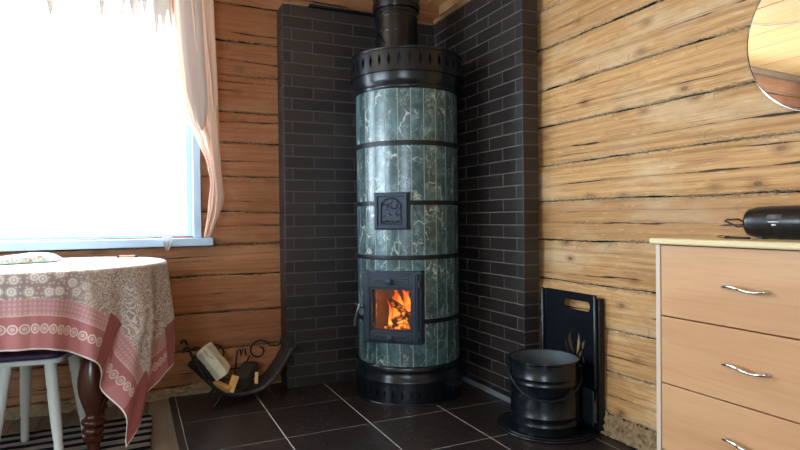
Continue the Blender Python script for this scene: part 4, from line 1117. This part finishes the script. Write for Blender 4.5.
# speaker on the dresser
TZD = DH+.0185
sp = thing('portable_speaker', 'black barrel shaped portable speaker lying on the chest of drawers', 'speaker', (1.6, .94, TZD))
T = Matrix.Translation((1.605, 1.058, TZD+.046))@Matrix.Rotation(math.radians(3), 4, 'Z')@Matrix.Rotation(PI/2, 4, 'X')
m = MB(); m.lathe([(.020, -.001), (.034, -.001), (.038, .001), (.0402, .006), (.0415, .016), (.0425, .035), (.0445, .09), (.0445, .14), (.0425, .195), (.0395, .218), (.036, .226), (.030, .230)], 40, T=T); m.build('body', M['plastic'], sp, smooth=50)
m = MB(); m.lathe([(.0432, .02), (.0446, .03), (.0462, .09), (.0462, .14), (.0446, .195), (.0432, .208)], 40, T=T@Matrix.Scale(1.0, 4)); 
m.v = [p if (T.inverted()@p).y > -.014 and (T.inverted()@p).x > -.6 else p for p in m.v]; m.build('grille', M['plastic'], sp, smooth=50)
def on_body(a, z, r=.0466): return T@Vector((r*math.cos(a), r*math.sin(a), z))
def decal(name, mat, a0, a1, z0, z1):
    m = MB(); n = 6; m.grid([[on_body(a0+(a1-a0)*i/n, z, .0469) for i in range(n+1)] for z in (z0, z1)]); o = m.build(name, mat, sp, smooth=60, fix=False)
    s_ = o.modifiers.new('t', 'SOLIDIFY'); s_.thickness = .0006; return o
# angle: 180 deg faces the room (-x)
A = lambda d: math.radians(d)
decal('name_plate', M['grey_strap'], A(180-28), A(180-12), .07, .108); decal('white_lettering', M['white_mark'], A(180-4), A(180-1), .074, .103); decal('white_lettering', M['white_mark'], A(180+5), A(180+10), .083, .095)
m = MB(); q = [on_body(A(195), .004, .036), Vector((1.600, 1.092, TZD+.033)), Vector((1.597, 1.122, TZD+.047)), Vector((1.597, 1.131, TZD+.050)), Vector((1.598, 1.124, TZD+.054)), Vector((1.600, 1.09, TZD+.055)), on_body(A(178), .004, .036)]
m.tube(q, .0028, 8); m.build('carry_strap', M['black_cord'], sp, smooth=60)
for z_ in (.035, .20):
    m = MB(); e = T@Vector((0, -.0, z_)); m.box((e.x-.016, e.y-.006, TZD), (e.x+.016, e.y+.006, TZD+.007)); m.build('foot', M['grey_strap'], sp)
t = thing('charging_cable', 'thin dark cable with plug trailing left from the speaker', 'cable', (1.56, 1.1, TZD))
m = MB(); m.tube([(1.545, 1.02, TZD+.0035), (1.55, 1.06, TZD+.0035), (1.553, 1.09, TZD+.0035)], .0033, 8); m.tube([(1.553, 1.088, TZD+.0035), (1.554, 1.098, TZD+.0035)], .0048, 8); m.build('plug', M['black_cord'], t)
m = MB(); m.tube([(1.555, 1.098, TZD+.002), (1.60, 1.15, TZD+.0018), (1.66, 1.20, TZD+.0018), (1.75, 1.245, TZD+.0018)], .0014, 6); m.build('wire', M['red_cord'], t)

# ------------------------------------------------------------------ round mirror
mr = thing('round_mirror', 'round frameless wall mirror with thin bright rim above the chest of drawers', 'mirror', (1.846, .965, 1.247))
T = Matrix.Translation((1.836, .965, 1.497))@Matrix.Rotation(-PI/2+math.radians(.8), 4, 'Y')
m = MB(); m.lathe([(.250, -.003), (.250, .0025), (.2485, .0035)], 128, T=T); m.build('mirror_glass', M['mirror'], mr, smooth=20)
m = MB(); m.lathe([(.2505, -.003), (.2525, -.003), (.2525, .004), (.2505, .0045)], 128, T=T, cap=False); m.build('rim', M['chrome'], mr, smooth=60)

# cable on the ceiling, seen in the mirror
m = MB(); m.tube([(-.05, 2.45, ZC-.006), (-.23, 2.59, ZC-.006), (-.36, 2.55, ZC-.007), (-.55, 2.35, ZC-.006), (-.8, 2.30, ZC-.006), (-1.3, 2.2, ZC-.006)], .004, 8)
tag(m.build('ceiling_cable', M['white_cable'], smooth=60), 'white cable running across the ceiling boards, seen only in the round mirror', 'cable')

# ------------------------------------------------------------------ light
wd = bpy.data.worlds.new('overcast'); scene.world = wd; wd.use_nodes = True
bg = wd.node_tree.nodes['Background']; bg.inputs[0].default_value = (.70, .86, 1.0, 1); bg.inputs[1].default_value = 16.5
def portal(loc, rot, sx, sy):
    l = bpy.data.lights.new('window_portal', 'AREA'); l.shape = 'RECTANGLE'; l.size = sx; l.size_y = sy; l.cycles.is_portal = True
    o = bpy.data.objects.new('window_portal', l); COL.objects.link(o); o.location = loc; o.rotation_euler = rot
portal(((WX0+WX1)/2, YB+.13, (WZ0+WZ1)/2), (-PI/2, 0, 0), WX1-WX0, WZ1-WZ0)
portal((XL-.13, (LW[0]+LW[1])/2, (LW[2]+LW[3])/2), (0, -PI/2, 0), LW[3]-LW[2], LW[1]-LW[0])
portal(((FW[0]+FW[1])/2, YF-.13, (FW[2]+FW[3])/2), (PI/2, 0, 0), FW[1]-FW[0], FW[3]-FW[2])
l = bpy.data.lights.new('fire_glow', 'POINT'); l.energy = 1.6; l.color = (1, .42, .12); l.shadow_soft_size = .04
o = bpy.data.objects.new('fire_glow', l); COL.objects.link(o); o.location = TS@Vector((.02, -.17, .50))
vs = scene.view_settings; vs.view_transform = 'Standard'; vs.look = 'None'; vs.gamma = 1; vs.exposure = 0; vs.use_curve_mapping = False
scene.cycles.max_bounces = 10; scene.cycles.diffuse_bounces = 6; scene.cycles.transparent_max_bounces = 16
